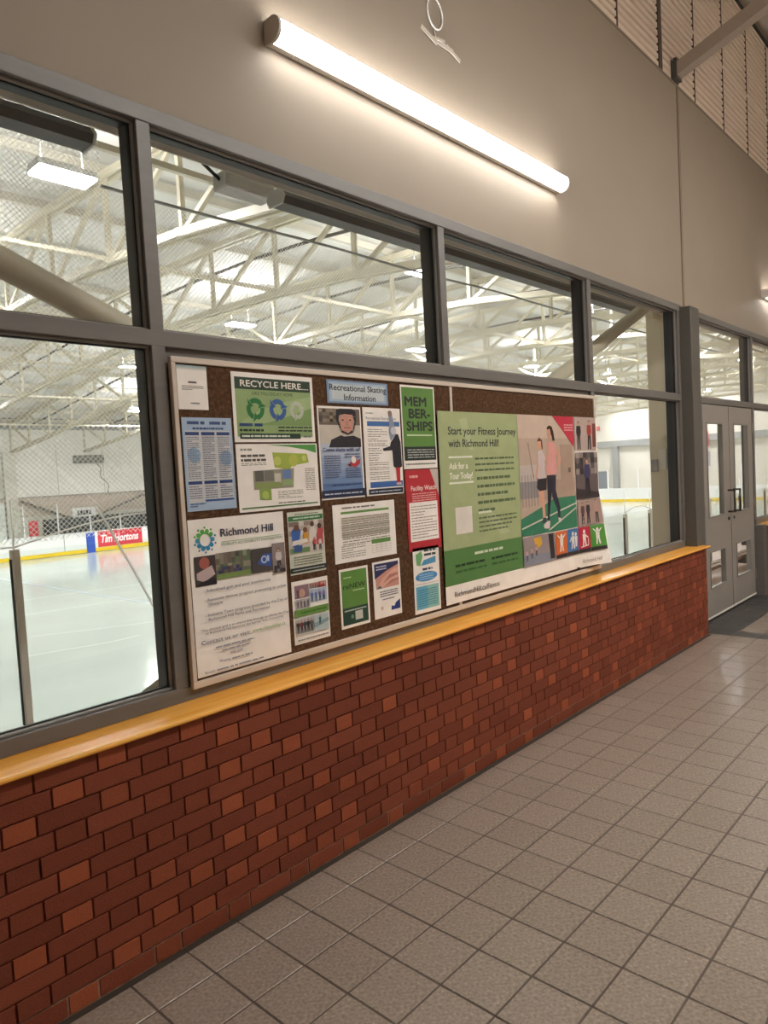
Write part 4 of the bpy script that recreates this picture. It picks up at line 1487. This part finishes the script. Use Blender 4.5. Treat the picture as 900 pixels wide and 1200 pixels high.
s.poly([(0.06, 0.46), (0.52, 0.50), (0.50, 0.56), (0.10, 0.54)], (232, 228, 222))
s.rect(0.02, 0.34, 0.56, 0.42, (110, 140, 90))
s.poly([(0.10, 0.36), (0.34, 0.36), (0.36, 0.46), (0.14, 0.46)], (60, 90, 150))
s.person(0.70, 0.35, 0.22, (196, 80, 90), (60, 60, 70))
s.person(0.86, 0.35, 0.20, (220, 210, 205), (80, 70, 90))
s.lines(0.10, 0.14, 0.90, 0.30, 4, (120, 124, 104), 0.4, 6)
s.rect(0.0, 0.03, 1.0, 0.11, (40, 52, 52))
s.lines(0.06, 0.055, 0.94, 0.085, 1, (190, 196, 190), 0.5, 7, 1.0)
s.done()

# 12 collage flyer
s = Sheet('collage_flyer', 1.852, 2.053, 0.882, 1.145, WHT, 'white flyer of small photographs with green band across middle')
s.rect(0.07, 0.72, 0.46, 0.93, (146, 118, 130))
s.disc(0.26, 0.80, 0.09, (196, 160, 140))
s.person(0.16, 0.73, 0.16, (120, 60, 80), (60, 50, 60))
s.rect(0.47, 0.84, 0.72, 0.93, (170, 150, 150))
for k in range(4):
    s.person(0.52 + 0.06 * k, 0.842, 0.085, (150 + 10 * k, 80, 70), (60, 50, 50))
s.rect(0.73, 0.84, 0.95, 0.93, (150, 60, 62))
s.collage(0.74, 0.85, 0.94, 0.92, 4, 2, [(180, 70, 70), (120, 50, 56), (200, 150, 140)], 2)
s.rect(0.47, 0.62, 0.95, 0.83, (176, 190, 210))
for k in range(4):
    s.person(0.53 + 0.11 * k, 0.63, 0.17, (80 + 20 * k, 110, 170), (50, 60, 90))
s.rect(0.07, 0.57, 0.46, 0.71, (180, 176, 176))
for k in range(4):
    s.person(0.13 + 0.09 * k, 0.575, 0.12, (110, 100, 110), (70, 66, 76))
s.rect(0.03, 0.435, 0.97, 0.55, (108, 148, 74))
s.lines(0.2, 0.47, 0.9, 0.51, 1, (60, 110, 40), 0.6, 4, 1.0, 0.1)
s.rect(0.05, 0.14, 0.52, 0.41, (190, 190, 190))
for k in range(5):
    s.person(0.10 + 0.09 * k, 0.17, 0.21, [(60, 60, 66), (120, 60, 60), (70, 80, 90), (50, 50, 56), (100, 96, 96)][k], (44, 44, 50))
s.rect(0.53, 0.14, 0.95, 0.41, (180, 196, 200))
s.poly([(0.53, 0.2), (0.95, 0.27), (0.95, 0.33), (0.53, 0.28)], (130, 160, 170))
s.person(0.70, 0.24, 0.15, (60, 110, 120), (70, 70, 80))
s.lines(0.06, 0.05, 0.92, 0.09, 1, (150, 144, 138), 0.5, 6, 1.0)
s.done()

# 13 timetable sheet
s = Sheet('timetable_sheet', 2.106, 2.510, 1.185, 1.444, WHT, 'white landscape timetable with green header rows', 'notice')
s.lines(0.14, 0.91, 0.66, 0.96, 1, (110, 106, 104), 0.5, 2, 1.0, 0.1)
s.rect(0.12, 0.83, 0.90, 0.87, (104, 150, 80))
for k in range(4):
    v = 0.70 - 0.12 * k
    if k in (0, 1, 2):
        s.rect(0.12, v - 0.035, 0.90, v + 0.065, [(196, 190, 176), (186, 180, 168), (180, 174, 160)][k])
    s.lines(0.13, v - 0.05, 0.89, v + 0.09, 3, (142, 136, 128), 0.35, 5 + k, 1.0, 0.08)
s.lines(0.10, 0.07, 0.48, 0.30, 6, (150, 146, 140), 0.35, 12)
s.rect(0.58, 0.255, 0.90, 0.33, (104, 150, 80))
for k in range(4):
    s.rect(0.58, 0.09 + 0.04 * k, 0.90, 0.094 + 0.04 * k, (170, 164, 156))
for k in range(5):
    s.rect(0.58 + 0.08 * k, 0.09, 0.583 + 0.08 * k, 0.255, (170, 164, 156))
s.done()

# 14 renew poster
s = Sheet('renew_poster', 2.122, 2.305, 0.893, 1.158, WHT, 'green flyer with dark lower block reading renew')
s.rect(0.06, 0.05, 0.94, 0.96, (96, 142, 66))
s.rect(0.06, 0.05, 0.94, 0.34, (32, 66, 54))
s.text('reNEW', 0.12, 0.66, 0.76, 0.085, (38, 60, 40), 0.03)
s.lines(0.14, 0.83, 0.4, 0.87, 1, (190, 214, 170), 0.5, 2, 1.0)
s.lines(0.44, 0.60, 0.84, 0.635, 1, (200, 220, 180), 0.5, 3, 1.0)
s.lines(0.12, 0.27, 0.88, 0.315, 1, (190, 206, 196), 0.5, 4, 1.0)
s.rect(0.48, 0.11, 0.74, 0.26, (206, 208, 200))
s.disc(0.38, 0.18, 0.05, (120, 150, 130), 12)
s.done()

# 15 hands flyer
s = Sheet('clinic_flyer', 2.336, 2.526, 0.897, 1.163, WHT, 'white flyer with photo of clasped hands and navy corner')
s.poly([(0.06, 0.96), (0.94, 0.96), (0.94, 0.52), (0.10, 0.52)], (206, 150, 136))
s.poly([(0.06, 0.96), (0.94, 0.96), (0.94, 0.90), (0.5, 0.82), (0.06, 0.70)], (42, 48, 92))
s.poly([(0.10, 0.52), (0.36, 0.70), (0.70, 0.82), (0.94, 0.84), (0.94, 0.66), (0.60, 0.60), (0.30, 0.52)], (222, 172, 156))
s.poly([(0.34, 0.60), (0.60, 0.74), (0.90, 0.76), (0.90, 0.71), (0.62, 0.68)], (182, 120, 108))
s.poly([(0.40, 0.54), (0.66, 0.64), (0.94, 0.66), (0.94, 0.62), (0.66, 0.59)], (182, 120, 108))
s.poly([(0.10, 0.52), (0.32, 0.52), (0.22, 0.58)], (96, 104, 120))
s.lines(0.12, 0.84, 0.5, 0.93, 2, (200, 204, 224), 0.5, 2, 1.0)
s.lines(0.22, 0.36, 0.88, 0.48, 3, (110, 108, 120), 0.5, 3, 1.0)
s.lines(0.30, 0.30, 0.74, 0.34, 1, (110, 108, 120), 0.5, 4)
s.disc(0.27, 0.17, 0.05, (214, 196, 190), 12)
s.poly([(0.60, 0.10), (0.94, 0.10), (0.94, 0.27), (0.78, 0.22), (0.72, 0.16), (0.62, 0.18)], (42, 62, 132))
s.done()

# 16 blue oval flyer
s = Sheet('oval_flyer', 2.625, 2.830, 0.865, 1.193, WHT, 'white flyer with blue oval and pale blue lower box', rot=-0.01)
s.poly([(0.10, 0.90), (0.32, 0.95), (0.36, 0.86), (0.26, 0.72), (0.12, 0.74)], (120, 180, 120))
s.poly([(0.28, 0.72), (0.86, 0.74), (0.86, 0.84), (0.40, 0.80)], (88, 158, 200))
s.lines(0.42, 0.85, 0.90, 0.98, 2, (60, 70, 74), 0.55, 74, 1.0, 0.18)
s.lines(0.34, 0.635, 0.72, 0.69, 1, (40, 48, 80), 0.6, 75, 1.0, 0.2)
s.disc(0.48, 0.55, 0.42, (74, 146, 202), 24, 0.075)
s.lines(0.20, 0.50, 0.76, 0.60, 3, (180, 210, 230), 0.4, 3, 1.0)
s.rect(0.05, 0.44, 0.95, 0.446, (150, 160, 166))
s.rect(0.06, 0.06, 0.50, 0.41, (104, 176, 206))
s.rect(0.50, 0.06, 0.94, 0.41, (140, 196, 190))
s.lines(0.12, 0.10, 0.88, 0.37, 8, (66, 130, 160), 0.4, 5)
s.done()

# 17 the large fitness poster, its lower right corner curling off the board
def curl(u, v):
    a = max(0.0, u - 0.79) / 0.21
    b = max(0.0, 0.50 - v) / 0.50
    return 0.075 * a * a * b
s = Sheet('fitness_poster', 2.866, 4.645, 0.870, 1.874, WHT, 'huge green poster reading Start your Fitness Journey, with photo of two runners', warp=curl, y=0.1155, div=36)
s.rect(0.0, 0.282, 0.424, 1.0, (168, 180, 134))
s.rect(0.0, 0.096, 0.424, 0.282, (88, 132, 74))
s.poly([(0.10, 0.96), (0.14, 0.97), (0.17, 0.80), (0.15, 0.80)], (180, 191, 150))
s.poly([(0.22, 0.42), (0.30, 0.32), (0.36, 0.32), (0.25, 0.46)], (179, 190, 148))
s.text('Start your Fitness Journey', 0.046, 0.880, 0.365, 0.042, (36, 44, 60), 0.02)
s.text('with Richmond Hill!', 0.046, 0.815, 0.262, 0.042, (36, 44, 60), 0.02)
s.rect(0.043, 0.757, 0.162, 0.767, (232, 236, 220))
s.text('Ask for a', 0.044, 0.700, 0.092, 0.034, (244, 242, 232), 0.025)
s.text('Tour Today!', 0.044, 0.648, 0.115, 0.034, (244, 242, 232), 0.025)
s.rect(0.040, 0.622, 0.162, 0.632, (232, 236, 220))
s.lines(0.174, 0.675, 0.392, 0.770, 3, (96, 114, 82), 0.34, 3, 1.0, 0.022)
for k in range(5):
    s.lines(0.180, 0.628 - 0.044 * k, [0.37, 0.392, 0.35, 0.392, 0.27][k], 0.660 - 0.044 * k, 1, (96, 114, 82), 0.5, 30 + k, 1.0, 0.022)
s.rect(0.180, 0.450, 0.250, 0.462, (220, 228, 204))
s.lines(0.180, 0.345, 0.395, 0.440, 4, (96, 114, 82), 0.40, 50, 0.9, 0.022)
s.rect(0.062, 0.357, 0.146, 0.498, (232, 226, 216))
s.lines(0.150, 0.228, 0.31, 0.256, 1, (214, 226, 200), 0.5, 76, 1.0, 0.03)
s.lines(0.050, 0.180, 0.21, 0.210, 1, (36, 70, 40), 0.45, 77, 1.0, 0.03)
s.lines(0.240, 0.180, 0.39, 0.210, 1, (36, 70, 40), 0.45, 78, 1.0, 0.03)
s.lines(0.050, 0.150, 0.21, 0.176, 1, (50, 96, 46), 0.45, 60, 1.0, 0.03)
s.lines(0.240, 0.150, 0.39, 0.176, 1, (50, 96, 46), 0.45, 61, 1.0, 0.03)
s.text('RichmondHill.ca/Fitness', 0.040, 0.032, 0.236, 0.030, (74, 66, 66), 0.015)
# photo of the runners
s.rect(0.424, 0.276, 0.806, 1.0, (190, 168, 152))
s.rect(0.424, 0.86, 0.806, 1.0, (206, 184, 168))
s.rect(0.424, 0.50, 0.55, 0.66, (146, 140, 140))
s.rect(0.56, 0.48, 0.806, 0.60, (176, 152, 136))
s.rect(0.424, 0.60, 0.56, 0.70, (196, 184, 178))
for k in range(6):
    s.rect(0.435 + 0.019 * k, 0.45, 0.439 + 0.019 * k, 0.64, (120, 116, 118))
s.poly([(0.48, 0.833), (0.487, 0.833), (0.514, 0.623), (0.507, 0.624)], (160, 138, 124))
s.rect(0.70, 0.52, 0.790, 0.82, (172, 148, 132))
s.rect(0.755, 0.64, 0.775, 0.67, (110, 90, 80))
s.poly([(0.421, 0.382), (0.56, 0.44), (0.641, 0.483), (0.806, 0.485), (0.806, 0.276), (0.421, 0.279)], (58, 128, 98))
s.poly([(0.425, 0.329), (0.696, 0.409), (0.806, 0.440), (0.806, 0.430), (0.695, 0.399), (0.424, 0.319)], (206, 204, 188))
s.poly([(0.596, 0.291), (0.806, 0.411), (0.806, 0.400), (0.610, 0.289)], (206, 204, 188))
SK = (214, 160, 136)
s.poly([(0.539, 0.540), (0.573, 0.545), (0.578, 0.465), (0.581, 0.364), (0.562, 0.36), (0.561, 0.43), (0.546, 0.482)], SK)
s.poly([(0.538, 0.618), (0.599, 0.618), (0.593, 0.541), (0.546, 0.538), (0.53, 0.56)], (48, 46, 54))
s.poly([(0.546, 0.782), (0.571, 0.788), (0.596, 0.737), (0.587, 0.681), (0.594, 0.615), (0.542, 0.612), (0.533, 0.671), (0.546, 0.72)], (206, 190, 188))
s.poly([(0.546, 0.77), (0.536, 0.70), (0.52, 0.62), (0.528, 0.61), (0.545, 0.68)], SK)
s.poly([(0.544, 0.844), (0.560, 0.860), (0.573, 0.844), (0.574, 0.807), (0.557, 0.786), (0.544, 0.801)], SK)
s.poly([(0.542, 0.84), (0.556, 0.866), (0.577, 0.848), (0.580, 0.79), (0.571, 0.80), (0.568, 0.842)], (112, 78, 60))
s.poly([(0.563, 0.372), (0.582, 0.372), (0.585, 0.345), (0.552, 0.338)], (70, 66, 80))
s.poly([(0.633, 0.630), (0.664, 0.630), (0.658, 0.533), (0.685, 0.426), (0.684, 0.348), (0.667, 0.353), (0.664, 0.416), (0.630, 0.498)], (52, 52, 68))
s.poly([(0.600, 0.640), (0.645, 0.640), (0.632, 0.536), (0.616, 0.435), (0.606, 0.345), (0.592, 0.347), (0.599, 0.45)], (44, 44, 58))
s.poly([(0.607, 0.831), (0.626, 0.844), (0.664, 0.825), (0.672, 0.779), (0.667, 0.741), (0.675, 0.663), (0.665, 0.632), (0.602, 0.630), (0.596, 0.668), (0.610, 0.73)], (218, 156, 150))
s.poly([(0.664, 0.825), (0.687, 0.785), (0.705, 0.726), (0.691, 0.675), (0.676, 0.689), (0.684, 0.725), (0.666, 0.779)], SK)
s.poly([(0.607, 0.825), (0.612, 0.77), (0.585, 0.71), (0.592, 0.70), (0.622, 0.76), (0.620, 0.82)], SK)
s.poly([(0.612, 0.925), (0.626, 0.940), (0.647, 0.933), (0.657, 0.901), (0.665, 0.844), (0.649, 0.844), (0.642, 0.882), (0.614, 0.892)], (62, 42, 34))
s.poly([(0.613, 0.914), (0.633, 0.918), (0.638, 0.892), (0.632, 0.845), (0.622, 0.845), (0.622, 0.863), (0.613, 0.872)], SK)
s.poly([(0.563, 0.326), (0.595, 0.350), (0.611, 0.345), (0.604, 0.299), (0.569, 0.305)], (216, 200, 200))
s.poly([(0.668, 0.36), (0.688, 0.352), (0.686, 0.328), (0.672, 0.33)], (216, 200, 200))
s.poly([(0.653, 1.0), (0.806, 1.0), (0.806, 0.803)], (196, 54, 74))
s.lines(0.735, 0.905, 0.800, 0.955, 3, (232, 180, 180), 0.45, 70, 1.0, 0.02)
# right column of gym photographs
s.rect(0.812, 0.778, 0.985, 1.0, (186, 166, 158))
s.person(0.845, 0.785, 0.19, (44, 42, 48), (60, 58, 64))
s.person(0.93, 0.785, 0.20, (170, 70, 66), (50, 46, 52))
s.rect(0.955, 0.80, 0.985, 0.96, (120, 66, 60))
s.rect(0.812, 0.455, 0.990, 0.765, (104, 92, 92))
s.collage(0.812, 0.62, 0.990, 0.765, 6, 4, [(150, 136, 130), (84, 74, 78), (120, 108, 104), (60, 54, 60)], 14)
s.person(0.90, 0.47, 0.26, (66, 62, 96), (44, 40, 50))
s.poly([(0.812, 0.455), (0.99, 0.455), (0.99, 0.49), (0.812, 0.53)], (62, 54, 58))
s.rect(0.812, 0.278, 0.990, 0.448, (170, 146, 138))
s.person(0.85, 0.285, 0.15, (96, 72, 72), (58, 50, 54))
s.person(0.89, 0.285, 0.155, (60, 50, 54), (50, 44, 48))
s.person(0.95, 0.285, 0.16, (190, 150, 140), (80, 66, 66))
# bottom row: dance studio and icons
s.rect(0.424, 0.098, 0.636, 0.272, (156, 142, 142))
s.poly([(0.424, 0.098), (0.636, 0.098), (0.636, 0.15), (0.424, 0.17)], (136, 140, 154))
s.poly([(0.49, 0.258), (0.54, 0.262), (0.545, 0.215), (0.52, 0.195), (0.50, 0.21)], (222, 170, 60))
for k in range(3):
    s.person(0.445 + 0.03 * k, 0.13 + 0.01 * k, 0.07, (196, 160, 150), (60, 56, 70))
s.poly([(0.588, 0.268), (0.622, 0.266), (0.628, 0.11), (0.600, 0.11)], (52, 44, 50))
for k, c in enumerate(((212, 108, 52), (66, 118, 176), (186, 40, 66), (84, 150, 66))):
    u = 0.638 + 0.0845 * k
    u1 = u + 0.084 if k < 3 else 0.985
    s.rect(u, 0.100, u1, 0.270, c)
    s.rect(u, 0.100, u1, 0.124, (52, 44, 48))
    cu = (u + u1) / 2
    a2 = s.w / s.h
    IC = (240, 232, 224)
    s.disc(cu, 0.238, 0.0085, IC, 10)
    s.poly([(cu - 0.012, 0.222), (cu + 0.012, 0.222), (cu + 0.010, 0.178), (cu - 0.010, 0.178)], IC)
    if k in (0, 3):
        s.poly([(cu - 0.012, 0.222), (cu - 0.030, 0.245), (cu - 0.026, 0.250), (cu - 0.004, 0.226)], IC)
        s.poly([(cu + 0.012, 0.222), (cu + 0.030, 0.245), (cu + 0.026, 0.250), (cu + 0.004, 0.226)], IC)
    elif k == 1:
        s.disc(cu + 0.022, 0.232, 0.0075, IC, 10)
        s.poly([(cu + 0.014, 0.218), (cu + 0.034, 0.218), (cu + 0.030, 0.150), (cu + 0.018, 0.150)], IC)
        s.poly([(cu - 0.012, 0.222), (cu - 0.026, 0.190), (cu - 0.022, 0.186), (cu - 0.006, 0.212)], IC)
    else:
        s.poly([(cu + 0.010, 0.216), (cu + 0.028, 0.200), (cu + 0.026, 0.194), (cu + 0.006, 0.206)], IC)
        s.poly([(cu - 0.025, 0.134), (cu + 0.028, 0.142), (cu + 0.030, 0.190), (cu + 0.026, 0.190), (cu + 0.023, 0.147), (cu - 0.025, 0.140)], IC)
    s.poly([(cu - 0.010, 0.180), (cu - 0.001, 0.180), (cu - 0.006, 0.140), (cu - 0.014, 0.140)], IC)
    s.poly([(cu + 0.010, 0.180), (cu + 0.001, 0.180), (cu + 0.006, 0.140), (cu + 0.014, 0.140)], IC)
s.text('Richmond Hill', 0.830, 0.030, 0.12, 0.026, (120, 108, 104), 0.0, shear=0.3)
s.done()
tag(box_obj('thumb_tack', (4.262, 4.276, 0.085, 0.105, 0.866, 0.882), M_black, None, 0.003), 'dark clip at the lower edge of the large fitness poster', 'clip')
